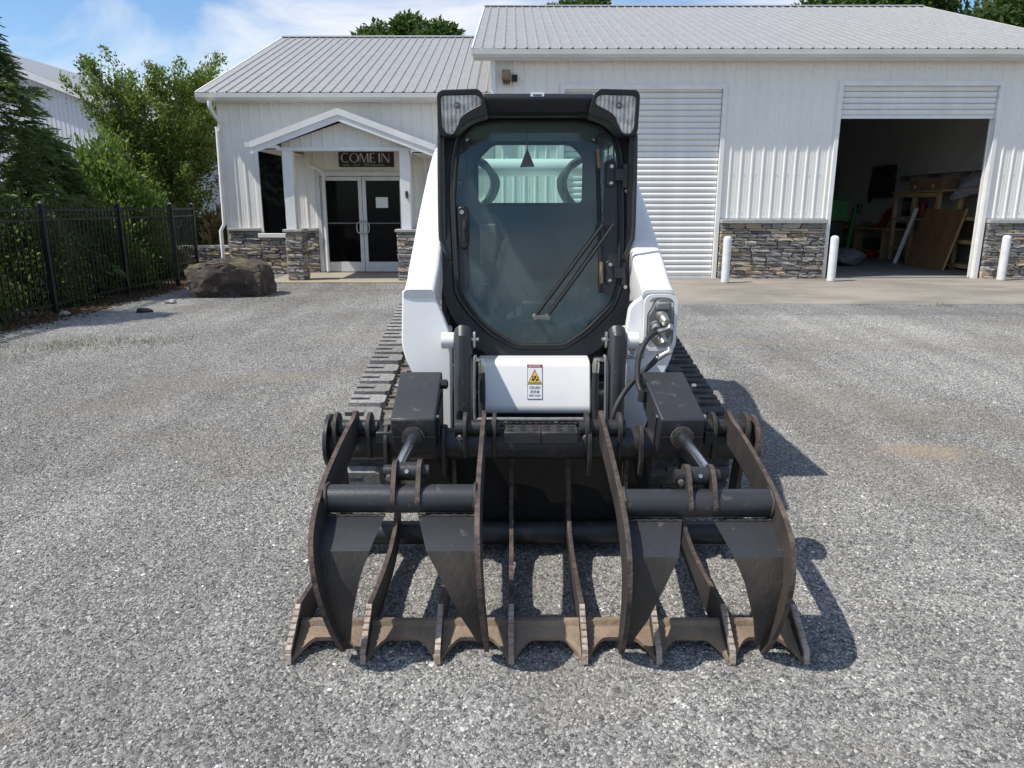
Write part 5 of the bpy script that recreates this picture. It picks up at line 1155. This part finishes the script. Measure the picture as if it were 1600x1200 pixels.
# ---- tines with serrated toes
TX = [-.905, -.645, -.385, -.128, .130, .388, .645, .902]
toe = [(2.268, .012), (2.272, .038)]; 
for k in range(7):
    u0, u1 = k/7, (k+1)/7; y0, y1 = 2.272+.15*u0, 2.272+.15*u1; z0, z1 = .040+.098*u0, .040+.098*u1
    toe += [(y0+.004, z0+.013), (y1-.001, z1+.010), (y1, z1-.001)]
for i, x in enumerate(TX):
    m = MB(); poly = toe[:] + [(2.43, .150), (2.52, .140), (2.70, .128), (2.88, .135), (3.02, .165), (3.10, .24), (3.13, .36), (3.12, .50), (3.155, .50), (3.19, .36), (3.18, .22), (3.14, .12), (3.05, .055), (2.88, .022), (2.66, .014), (2.45, .012)]
    m.prism(poly, lambda u, v: (x-.009, u, v), lambda u, v: (x+.009, u, v), rim=1)
    t = m.build('tine', ['worn_steel', 'rust_edge'], gp)
    m = MB()
    for k in range(7):
        u0, u1 = k/7, (k+1)/7; y0, y1 = 2.272+.15*u0, 2.272+.15*u1; z0, z1 = .040+.098*u0, .040+.098*u1
        m.add([(xx, yy, zz) for xx in (x-.0096, x+.0096) for yy, zz in ((y0-.002, z0-.004), (y0+.002, z0+.018), (y1-.003, z1+.013), (y1-.001, z1-.004))], [(0, 1, 2, 3), (7, 6, 5, 4), (0, 4, 5, 1), (1, 5, 6, 2), (2, 6, 7, 3), (3, 7, 4, 0)])
    m.add([(xx, yy, zz) for xx in (x-.0096, x+.0096) for yy, zz in ((2.262, .008), (2.268, .040), (2.276, .045), (2.285, .012))], [(0, 1, 2, 3), (7, 6, 5, 4), (0, 4, 5, 1), (1, 5, 6, 2), (2, 6, 7, 3), (3, 7, 4, 0)])
    m.build('serration', 'tooth_steel', t)
# ---- toe rail: an angle with a scalloped front blade between the tines
for i in range(7):
    xa, xb = TX[i]+.0105, TX[i+1]-.0105; w_ = xb-xa; n = 18; V_ = []; F_ = []
    for k in range(n+1):
        u = k/n; x = xa+w_*u; e = abs(2*u-1)
        yf = 2.352 - .070*max(0, (e-.42)/.58)**1.7; zf = .058 - .040*max(0, (e-.42)/.58)**1.4
        V_ += [(x, 2.432, .088), (x, 2.408, .090), (x, 2.400, .072), (x, yf, zf), (x, yf+.003, zf-.016), (x, 2.40, .052), (x, 2.432, .045)]
    for k in range(n):
        for a in range(7): F_.append((k*7+a, k*7+(a+1) % 7, (k+1)*7+(a+1) % 7, (k+1)*7+a))
    F_ += [tuple(range(7)), tuple(n*7+a for a in range(7))]
    m = MB(); m.add(V_, F_); m.build('toe_rail', 'rust_rail', gp, smooth=30)
# ---- clamp jaws
def prof(tw):
    """front and back edge of a jaw arm in (y, z), turned by tw about the pivot"""
    front = smooth_path([(3.055, .70, 0), (3.02, .712, 0), (2.985, .695, 0), (2.76, .664, 0), (2.46, .602, 0), (2.27, .535, 0), (2.185, .455, 0), (2.165, .34, 0), (2.20, .20, 0), (2.255, .09, 0), (2.30, .025, 0)], 4)
    back = smooth_path([(2.335, .03, 0), (2.32, .10, 0), (2.285, .22, 0), (2.285, .33, 0), (2.34, .42, 0), (2.46, .49, 0), (2.62, .525, 0), (2.80, .555, 0), (2.98, .578, 0), (3.06, .59, 0), (3.085, .64, 0)], 4)
    P_ = [(p.x, p.y) for p in front]+[(p.x, p.y) for p in back]; c, s_ = math.cos(tw), math.sin(tw)
    return [(PIV.y+(p[0]-PIV.y)*c-(p[1]-PIV.z)*s_, PIV.z+(p[0]-PIV.y)*s_+(p[1]-PIV.z)*c) for p in P_]
def tw_pt(y, z, tw):
    c, s_ = math.cos(tw), math.sin(tw); return (PIV.y+(y-PIV.y)*c-(z-PIV.z)*s_, PIV.z+(y-PIV.y)*s_+(z-PIV.z)*c)
def jaw(name_, xs, tw, lab_, cylx):
    """xs: (outer/left arm top x, tip x), (right arm top x, tip x)"""
    j = MB(); P_ = prof(tw)
    def xa(arm, z): t_, e_ = xs[arm]; k = min(1, max(0, (.62-z)/.6)); return t_+(e_-t_)*k
    ca = tw_pt(2.43, .545, tw)
    tb = MB(); x0, x1 = xa(0, ca[1]), xa(1, ca[1]); tb.cyl((x0+.006, ca[0], ca[1]), (x1-.006, ca[0], ca[1]), .050, 28)
    root = tb.build('clamp_jaw', 'box_paint', gp, smooth=40); root['label'] = lab_
    for arm in (0, 1):
        m = MB(); m.prism(P_, lambda u, v: (xa(arm, v)-.0085, u, v), lambda u, v: (xa(arm, v)+.0085, u, v), rim=1); m.build('jaw_arm', ['worn_steel', 'rust_edge'], root, smooth=None)
        # bent gusset plate from tube to tip, on the inner side of the arm
        sg_ = 1 if arm == 0 else -1; W = [(2.392, .500, .205), (2.245, .432, .165), (2.222, .345, .122), (2.238, .20, .068), (2.305, .06, .022)]
        V_ = []; F_ = []
        for (y, z, w_) in W:
            y2, z2 = tw_pt(y, z, tw); xb = xa(arm, z2)+sg_*.009
            for dy in (0, .011): V_ += [(xb, y2+dy, z2), (xb+sg_*w_, y2+dy, z2)]
        for k in range(len(W)-1):
            a, b_ = k*4, (k+1)*4; F_ += [(a, a+1, b_+1, b_), (a+2, b_+2, b_+3, a+3), (a, b_, b_+2, a+2), (a+1, a+3, b_+3, b_+1)]
        F_ += [(0, 2, 3, 1), (16, 17, 19, 18)]
        m = MB(); m.add(V_, F_); m.mi = [1 if (4 <= i < 16) else 0 for i in range(len(F_))]; m.build('gusset_plate', ['box_paint', 'worn_steel'], root, smooth=25)
    for arm, sg_ in ((0, 1), (1, -1)):
        m = MB(); xw = xa(arm, ca[1])+sg_*.012; m.tube([(xw+.002*math.sin(k*5.1), ca[0]+(.052+.002*math.sin(k*3.7))*math.cos(2*math.pi*k/22), ca[1]+(.052+.002*math.sin(k*3.7))*math.sin(2*math.pi*k/22)) for k in range(22)], .0065, 6, closed=True); m.build('weld_bead', 'worn_steel', root, smooth=60)
        y2, z2 = tw_pt(2.392, .500, tw); xb = xa(arm, z2)+sg_*.012; m = MB(); m.tube([(xb+sg_*.20*k/16, y2-.004+.002*math.sin(k*2.3), z2-.002+.0015*math.cos(k*4.1)) for k in range(17)], .006, 6); m.build('weld_bead', 'worn_steel', root, smooth=60)
    # clevis plates with pin, where the ram pushes
    cp = tw_pt(2.475, .630, tw)
    for dx in (-.043, .043):
        m = MB(); P2 = rpoly([tw_pt(2.45, .50, tw), tw_pt(2.365, .54, tw), tw_pt(2.385, .59, tw), tw_pt(2.44, .672, tw), tw_pt(2.50, .672, tw), tw_pt(2.535, .62, tw), tw_pt(2.51, .54, tw)], .03)
        m.prism(P2, lambda u, v: (cylx+dx-.008, u, v), lambda u, v: (cylx+dx+.008, u, v), rim=1); m.build('clevis_plate', ['worn_steel', 'rust_edge'], root)
    m = MB(); m.cyl((cylx-.085, cp[0], cp[1]), (cylx+.075, cp[0], cp[1]), .024, 18); m.cyl((cylx-.034, cp[0], cp[1]), (cylx+.034, cp[0], cp[1]), .033, 20); m.build('clevis_pin', 'grapple_paint', root, smooth=40)
    m = MB(); m.cyl((cylx-.065, cp[0]-.022, cp[1]-.012), (cylx-.065, cp[0]-.035, cp[1]-.015), .011, 6); m.build('bolt', 'zinc', root)
    m = MB(); m.cyl((cylx, cp[0]-.030, cp[1]+.01), (cylx, cp[0]-.038, cp[1]+.014), .008, 6); m.build('bolt', 'zinc', root)
    return cp
cl = jaw('clamp_jaw', ((-.795, -.715), (-.245, -.212)), R(-1.2), 'clamp jaw under the cylinder box without hoses', -.495)
cr = jaw('clamp_jaw', ((.255, .262), (.80, .765)), R(.6), 'clamp jaw under the hose-fed cylinder box', .538)
# ---- ram boxes, rods and hoses
def ram(xf, xb, cp, lab_):
    wf = .092; A_ = [(2.91, .706), (3.215, .842), (3.255, .74), (2.95, .548)]
    m = MB()
    m.prism(rpoly(A_, .008, 2), lambda u, v: (xf-wf+(xb-xf)*(u-2.91)/.3, u, v), lambda u, v: (xf+wf+(xb-xf)*(u-2.91)/.3, u, v))
    o = m.build('cylinder_box', 'box_paint', gp, bevel=.007); o['label'] = lab_
    c0 = Vector((xf, 2.925, .625)); d = (Vector((xf, cp[0], cp[1]))-c0); d.normalize()
    m = MB(); m.tube([c0-d*.0+Vector((0, .01, 0)), c0+d*.012], [.050, .048], 24); m.build('gland', 'rust_edge', o, smooth=30)
    m = MB(); m.tube([c0+d*.010, c0+d*.024, c0+d*.026], [.041, .038, .023], 24); m.build('gland_ring', 'grapple_paint', o, smooth=30)
    m = MB(); e = Vector((xf+(xf > 0 and -.0 or 0), cp[0], cp[1])); m.cyl(c0+d*.01, e-d*.02, .0215, 20); m.build('rod', 'chrome', o, smooth=40)
    m = MB(); zz = .60; m.box(xf-wf+.004, xf+wf-.004, 2.9165, 2.921, .626, .629); m.build('seam', 'rubber', o)
    for dx in (-1, 1):
        m = MB(); m.cyl((xf+dx*(wf+.0), 2.97, .70), (xf+dx*(wf+.012), 2.97, .70), .010, 6); m.build('bolt', 'zinc', o)
        m = MB(); m.cyl((xf+dx*(wf-.008), 3.15, .79), (xf+dx*(wf+.010), 3.15, .79), .010, 6); m.build('bolt', 'zinc', o)
    m = MB(); sd_ = 1 if xf < 0 else -1; m.prism([(2.96, .70), (3.15, .76), (3.13, .55), (3.0, .51)], lambda u, v: (xf+sd_*(wf+.004), u, v), lambda u, v: (xf+sd_*(wf+.014), u, v)); m.build('side_plate', 'grapple_paint', o)
    m = MB(); m.cyl((xf+sd_*(wf-.005), 3.16, .795), (xf+sd_*(wf+.032), 3.16, .795), .022, 8); m.cyl((xf+sd_*(wf+.018), 3.16, .795), (xf+sd_*(wf+.036), 3.16, .795), .014, 8); m.build('port_plug', 'black_plastic', o)
    return o
ram(-.535, -.530, cl, 'left-hand dark grey cylinder box with a plugged port'); rr_ = ram(.583, .548, cr, 'right-hand scratched dark grey cylinder box fed by hoses')
b = MB(); b.tube(smooth_path([(.545, 3.335, 1.0), (.50, 3.30, .985), (.455, 3.25, .93), (.437, 3.22, .86), (.437, 3.18, .79), (.448, 3.14, .755)], 6), .0125, 10); b.build('hydraulic_hose', 'hose_black', gp, smooth=60)
b = MB(); b.tube(smooth_path([(.548, 3.29, .90), (.515, 3.285, .862), (.475, 3.27, .83), (.40, 3.22, .77), (.345, 3.17, .70), (.318, 3.15, .62), (.312, 3.14, .55)], 6), .0125, 10); b.build('hydraulic_hose', 'hose_black', gp, smooth=60)
for P_ in ([(.592, 3.30, 1.035), (.588, 3.285, 1.025), (.575, 3.30, 1.015), (.545, 3.335, 1.0)], [(.590, 3.295, .935), (.592, 3.285, .915), (.575, 3.285, .91), (.54, 3.29, .885)]):
    b = MB(); b.tube(P_, [.012, .015, .012, .0155], 10); b.build('hose_fitting', 'zinc', gp, smooth=50)
b = MB(); b.cyl((.452, 3.14, .772), (.448, 3.14, .722), .02, 12); b.build('hose_elbow', 'grapple_paint', gp, smooth=40)
b = MB(); b.tube(smooth_path([(.60, 3.0, .50), (.64, 2.8, .50), (.66, 2.65, .52), (.70, 2.6, .45)], 5), .011, 8); b.build('hydraulic_hose', 'hose_black', gp, smooth=60)
# ================================================================== PLANTS
rng = np.random.default_rng(11)
def unit(a): return a/np.maximum(np.linalg.norm(a, axis=1, keepdims=True), 1e-9)
def leaves(C, D, L_, W_, fold=.25):
    """diamond leaves at points C along directions D"""
    n = len(C); D = unit(D); r = unit(rng.normal(size=(n, 3))); X = unit(np.cross(D, r)); Z = np.cross(D, X)
    L_ = np.broadcast_to(np.asarray(L_), (n,))[:, None]; W_ = np.broadcast_to(np.asarray(W_), (n,))[:, None]
    m = C+D*L_*.45
    V = np.stack([C, m+X*W_*.5+Z*W_*fold, C+D*L_, m-X*W_*.5+Z*W_*fold], 1).reshape(-1, 3)
    F = np.arange(n*4).reshape(-1, 4); return V, F
def crown(parent, V, F, m, org, name='crown'):
    me = fast_mesh(name, V-np.array(org), F, m); o = bpy.data.objects.new(name, me); COL.objects.link(o); o.parent = parent; return o
def limb_mesh(parent, paths, name='trunk'):
    b = MB()
    for P_, r0, r1 in paths:
        k = len(P_); b.tube(P_, [r0+(r1-r0)*i/(k-1) for i in range(k)], 7)
    return b.build(name, 'bark', parent, smooth=60)
def conifer(x, y, h, rad, label, n=15000, lean=0):
    t = thing('conifer_tree', (x, y, 0), label, 'tree', 'dark conifers behind the fence')
    limb_mesh(t, [([(x, y, 0), (x, y, h*.5), (x+lean, y, h*.96)], .12, .02)])
    # flat drooping sprays: each is a stem of small scale leaves
    ns = n//10; u = rng.random(ns)**.8; z = .12+u*(h-.15); env = rad*(1-(z/h)**1.5)*(.70+.42*np.sin(z*5.1+x)*np.sin(z*2.3+y)*.5+.2); a = rng.random(ns)*2*np.pi
    rr = env*(.45+.62*rng.random(ns)**.6)*(1+.16*np.sin(a*5+z*3))
    B = np.stack([x+lean*z/h+rr*np.cos(a), y+rr*np.sin(a), z], 1); O = np.stack([np.cos(a), np.sin(a), .35-.9*rng.random(ns)], 1)+rng.normal(size=(ns, 3))*.28; O = unit(O)
    side = unit(np.cross(O, np.array([0, 0, 1.])+rng.normal(size=(ns, 3))*.3)); ln = .20+.22*rng.random(ns)
    Vs, Ds, Ls = [], [], []
    for k in range(16):
        f = (k//2+.6)/8.5; sg_ = 1 if k % 2 else -1
        P_ = B+O*(ln*f)[:, None]; P_[:, 2] -= .20*(ln*f*f)
        Vs.append(P_); Ds.append(O*.75+side*sg_*(.8-.35*f)+np.array([0, 0, -.25*f])); Ls.append(ln*(.50-.28*f))
    C = np.concatenate(Vs); V, F = leaves(C, np.concatenate(Ds), np.concatenate(Ls), np.concatenate(Ls)*.22)
    crown(t, V, F, 'leaf_conifer', (x, y, 0))
conifer(-8.55, 9.6, 5.4, 1.45, 'tall dark conifer at the left picture edge, nearest one')
conifer(-8.95, 12.6, 5.0, 1.75, 'tall dark conifer tapering to a tip, beside the white barn', n=24000, lean=.25)
conifer(-8.7, 14.2, 2.9, 1.2, 'shorter dark conifer beside the light green bush', n=13000)
def bush(x, y, h, rx, label, m='leaf_bush', n=9000, up=.5, size=.10, name='shrub', group=None):
    t = thing(name, (x, y, 0), label, 'shrub', group)
    limb_mesh(t, [([(x, y, 0), (x+rx*.3*math.cos(a), y+rx*.3*math.sin(a), h*.45), (x+rx*.6*math.cos(a), y+rx*.6*math.sin(a), h*.8)], .03, .008) for a in (0, 1.3, 2.6, 3.9, 5.1)], 'stem')
    nc = 90; c = unit(rng.normal(size=(nc, 3))); c[:, 2] = np.abs(c[:, 2])*1.05-.10; rr = .45+.6*rng.random(nc)**.5
    Cc = np.stack([x+c[:, 0]*rr*rx, y+c[:, 1]*rr*rx, .08+np.clip(c[:, 2]*rr, -.0, 1.1)*h*.95], 1)
    idx = rng.integers(0, nc, n); P_ = Cc[idx]+rng.normal(size=(n, 3))*np.array([rx, rx, h])*.105; P_[:, 2] = np.abs(P_[:, 2])
    D = unit(P_-np.array([x, y, h*.3]))*.8+np.array([0, 0, up])+rng.normal(size=(n, 3))*.55
    V, F = leaves(P_, D, size*(.7+.7*rng.random(n)), size*.42); crown(t, V, F, m, (x, y, 0), 'foliage')
bush(-8.75, 16.6, 2.75, 1.2, 'light green feathery bush behind the fence', n=16000, size=.13)
bush(-8.0, 14.1, 1.55, .95, 'low green bush behind the middle of the fence', m='leaf_myrtle', n=9000, size=.10)
bush(-7.75, 11.9, 1.5, .75, 'drooping green shrub pressed against the fence pickets', m='leaf_myrtle', n=8000, size=.10, up=-.4)
bush(-7.75, 9.7, 1.45, .75, 'drooping green shrub at the near end of the fence', m='leaf_myrtle', n=8000, size=.10, up=-.4)
bush(-7.7, 20.8, 1.35, .95, 'dry brownish ornamental grass clump behind the low wall', m='grass_dry', n=5000, size=.30, up=1.4)
bush(-9.4, 20.6, 2.1, 1.2, 'mid green bush under the crape myrtle', m='leaf_bush', n=9000, size=.12)
# crape myrtle: a vase of upright leafy shoots
def myrtle(x, y, label):
    t = thing('crape_myrtle', (x, y, 0), label, 'tree'); paths = []; SP = []; SD = []
    for k in range(11):
        a = 2*math.pi*k/11+rng.normal()*.2; tilt = .15+.36*rng.random()
        p0 = np.array([x+.1*math.cos(a), y+.1*math.sin(a), 0]); top = np.array([x+math.cos(a)*1.5*tilt*2.2, y+math.sin(a)*1.5*tilt*2.2, 3.75+.8*rng.random()])
        mid = p0*.5+top*.5+np.array([-.25*math.cos(a), -.25*math.sin(a), .1]); paths.append(([p0, mid, top], .05, .015))
        for j in range(14):
            f = .26+.74*rng.random(); base = p0*(1-f)+top*f+(mid-(p0+top)/2)*(1-abs(2*f-1)); aa = a+rng.normal()*1.1
            d = np.array([math.cos(aa)*(.58+.55*rng.random()), math.sin(aa)*(.58+.55*rng.random()), .35+1.0*rng.random()]); d /= np.linalg.norm(d); ln = .7+.95*rng.random()
            tip = base+d*ln; tip[2] += .15; paths.append(([base, (base+tip)/2+np.array([0, 0, -.04]), tip], .012, .004)); SP.append((base, tip))
    limb_mesh(t, paths)
    C, D, Lz = [], [], []
    for base, tip in SP:
        m_ = 250; f = .08+.92*rng.random(m_); ax = tip-base; th = (.30*(1-.72*f**1.6))[:, None]
        P_ = base+ax*f[:, None]+rng.normal(size=(m_, 3))*th*.62; C.append(P_); D.append(ax/np.linalg.norm(ax)*.7+rng.normal(size=(m_, 3))*.7); Lz.append(.058+.045*rng.random(m_))
    C = np.concatenate(C); D = np.concatenate(D); Lz = np.concatenate(Lz); V, F = leaves(C, D, Lz*1.15, Lz*.6); crown(t, V, F, 'leaf_myrtle', (x, y, 0))
    tips = [tip for b_, tip in SP if tip[2] > 4.2]; P_ = np.concatenate([tp+rng.normal(size=(14, 3))*.07 for tp in tips[::4]]); V, F = leaves(P_, rng.normal(size=P_.shape)+np.array([0, 0, 1.]), .06, .035); me_ = crown(t, V, F, 'blossom', (x, y, 0), 'blossom')
leaf_mat('blossom', (.30, .10, .12), (.42, .22, .18))
myrtle(-9.05, 20.0, 'crape myrtle with upright leafy shoots left of the office')
# trees beyond the roofs
def round_tree(x, y, h, r, label, n=9000, group='trees beyond the buildings', sz=.32):
    t = thing('broadleaf_tree', (x, y, 0), label, 'tree', group)
    pa = [([(x, y, 0), (x+.1, y, h*.45), (x, y, h*.8)], .30, .08)]; nc = 34; c = unit(rng.normal(size=(nc, 3))); rr = .35+.6*rng.random(nc)**.6
    Cc = np.stack([x+c[:, 0]*rr*r, y+c[:, 1]*rr*r, h-r*.95+c[:, 2]*rr*r*.95], 1)
    for k in range(0, nc, 2): pa.append(([(x, y, h*.5), tuple(Cc[k]*.5+np.array([x, y, h*.6])*.5), tuple(Cc[k])], .08, .02))
    limb_mesh(t, pa)
    idx = rng.integers(0, nc, n); off = unit(rng.normal(size=(n, 3)))*(rng.random(n)**.4)[:, None]*r*np.array([.36, .36, .30]); P_ = Cc[idx]+off
    V, F = leaves(P_, off/r+rng.normal(size=(n, 3))*.35+np.array([0, 0, .1]), sz*(.7+.6*rng.random(n)), sz*.55); crown(t, V, F, 'leaf_tree', (x, y, 0))
round_tree(-7.4, 45, 11.3, 2.0, 'leftmost bump of the trees behind the office roof', 9000)
round_tree(-5.7, 45.5, 12.0, 2.1, 'tallest round tree behind the office roof', 9000)
round_tree(-4.2, 45, 11.4, 1.4, 'small round tree right of the tallest behind the office roof', 6000)
round_tree(3.4, 50, 13.9, 1.3, 'small treetop above the workshop ridge, left one', 5000)
round_tree(4.9, 50.5, 14.5, 1.6, 'larger treetop above the workshop ridge', 6000)
for i, (x, y, h, r, lab_) in enumerate([(20.5, 50, 14.6, 3.2, 'tree just left of where the workshop ridge ends'), (25.0, 50, 16.0, 4.0, 'big tree behind the right end of workshop roof'), (30.5, 49, 16.0, 4.2, 'rightmost tree behind workshop roof'), (35.5, 50, 15.5, 4.0, 'tree at the right picture edge behind the power lines')]): round_tree(x, y, h, r, lab_, 13000, sz=.42)
# a far line of woods closing the view between and beside the buildings
n = 26000; xx = rng.uniform(-90, 90, n); top = 7.5+2.2*np.sin(xx*.31)+1.6*np.sin(xx*.83+1)+.8*np.sin(xx*2.1); zz = top*rng.random(n)**.7; P_ = np.stack([xx, 78+3*rng.normal(size=n), zz], 1)
V, F = leaves(P_, rng.normal(size=(n, 3))*.6+np.array([0, -.5, .3]), 1.0+.6*rng.random(n), .7); me = fast_mesh('woods', V, F, 'leaf_tree'); o = bpy.data.objects.new('woods', me); COL.objects.link(o); o['kind'] = 'stuff'
# ------------------------------------------------------------------ barn and power lines
BY = 40
bn = thing('barn', (-26, BY, 0), 'tall white metal barn far behind the conifers', 'building')
def brz(x): return 5.5+(x+17.4)*-.385 if x > -31 else 10.74+(x+31)*.385
xs = -44.0
siding(bn, -44.0, -17.6, 0, lambda x: brz(x)-.05, BY, 'barn_white', sheet=14)
b = MB(); b.add([(-17.2, BY-.4, brz(-17.2)), (-31, BY-.4, brz(-31)), (-31, BY+18, brz(-31)), (-17.2, BY+18, brz(-17.2)), (-17.2, BY-.4, brz(-17.2)-.12), (-31, BY-.4, brz(-31)-.12), (-31, BY+18, brz(-31)-.12), (-17.2, BY+18, brz(-17.2)-.12)], [(0, 1, 2, 3), (7, 6, 5, 4), (0, 4, 5, 1), (1, 5, 6, 2), (2, 6, 7, 3), (3, 7, 4, 0)])
b.add([(-44.4, BY-.4, brz(-44.4)), (-31, BY-.4, brz(-31)), (-31, BY+18, brz(-31)), (-44.4, BY+18, brz(-44.4)), (-44.4, BY-.4, brz(-44.4)-.12), (-31, BY-.4, brz(-31)-.12), (-31, BY+18, brz(-31)-.12), (-44.4, BY+18, brz(-44.4)-.12)], [(3, 2, 1, 0), (4, 5, 6, 7), (1, 5, 4, 0), (2, 6, 5, 1), (3, 7, 6, 2), (0, 4, 7, 3)])
b.build('roof', 'roof_metal', bn)
b = MB(); b.bar((-17.2, BY-.42, brz(-17.2)-.2), (-31, BY-.42, brz(-31)-.2), .03, .32); b.build('rake_board', 'white_trim', bn)
b = MB(); b.box(-17.65, -17.6, BY+.01, BY+17.6, 0, 5.4); b.build('side_wall', 'barn_white', bn)
for i, (p, q, lab_) in enumerate([((13.5, 34, 11.55), (44, 40, 15.6), 'upper thin power line crossing in front of trees beyond the roof'), ((17.5, 33, 10.6), (44, 39, 14.2), 'lower thin power line near the right roof end')]):
    P_, Q_ = Vector(p), Vector(q); b = MB(); b.tube([P_.lerp(Q_, k/10)-Vector((0, 0, .5*4*(k/10)*(1-k/10))) for k in range(11)], .016, 6); tag(b.build('power_line', 'coupler_grey'), lab_, 'power line', 'power lines at right')
# ------------------------------------------------------------------ grass wisps
P_ = []
for cx_, cy_, rx_, ry_, k in ((-5.0, 8.2, .45, .22, 420), (-4.4, 8.5, .35, .15, 260), (-5.6, 7.6, .3, .15, 160), (-3.9, 12.4, 1.1, .35, 260), (-3.0, 14.6, 1.3, .5, 420), (-1.6, 14.2, 1.0, .5, 260), (5.6, 11.8, .08, .05, 40), (6.9, 11.75, .10, .05, 50), (8.6, 11.7, .5, .08, 60), (-6.5, 14.0, .2, 1.2, 260), (-6.6, 11.5, .15, 1.2, 220)):
    P_.append(np.stack([cx_+rng.normal(size=k)*rx_, cy_+rng.normal(size=k)*ry_, np.zeros(k)], 1))
P_ = np.concatenate(P_); n = len(P_); V, F = leaves(P_, rng.normal(size=(n, 3))*.5+np.array([0, 0, .8]), .035+.05*rng.random(n), .005); me = fast_mesh('grass', V, F, 'grass_green'); o = bpy.data.objects.new('grass', me); COL.objects.link(o); o['kind'] = 'stuff'
# leaf litter along the foot of the fence
n = 2600; yy = rng.uniform(7.5, 15.2, n); P_ = np.stack([-6.62+rng.normal(size=n)*.16, yy, .006+.008*rng.random(n)], 1); D = rng.normal(size=(n, 3)); D[:, 2] *= .12
V, F = leaves(P_, D, .05+.04*rng.random(n), .03); me = fast_mesh('leaf_litter', V, F, 'litter'); o = bpy.data.objects.new('leaf_litter', me); COL.objects.link(o); o['kind'] = 'stuff'
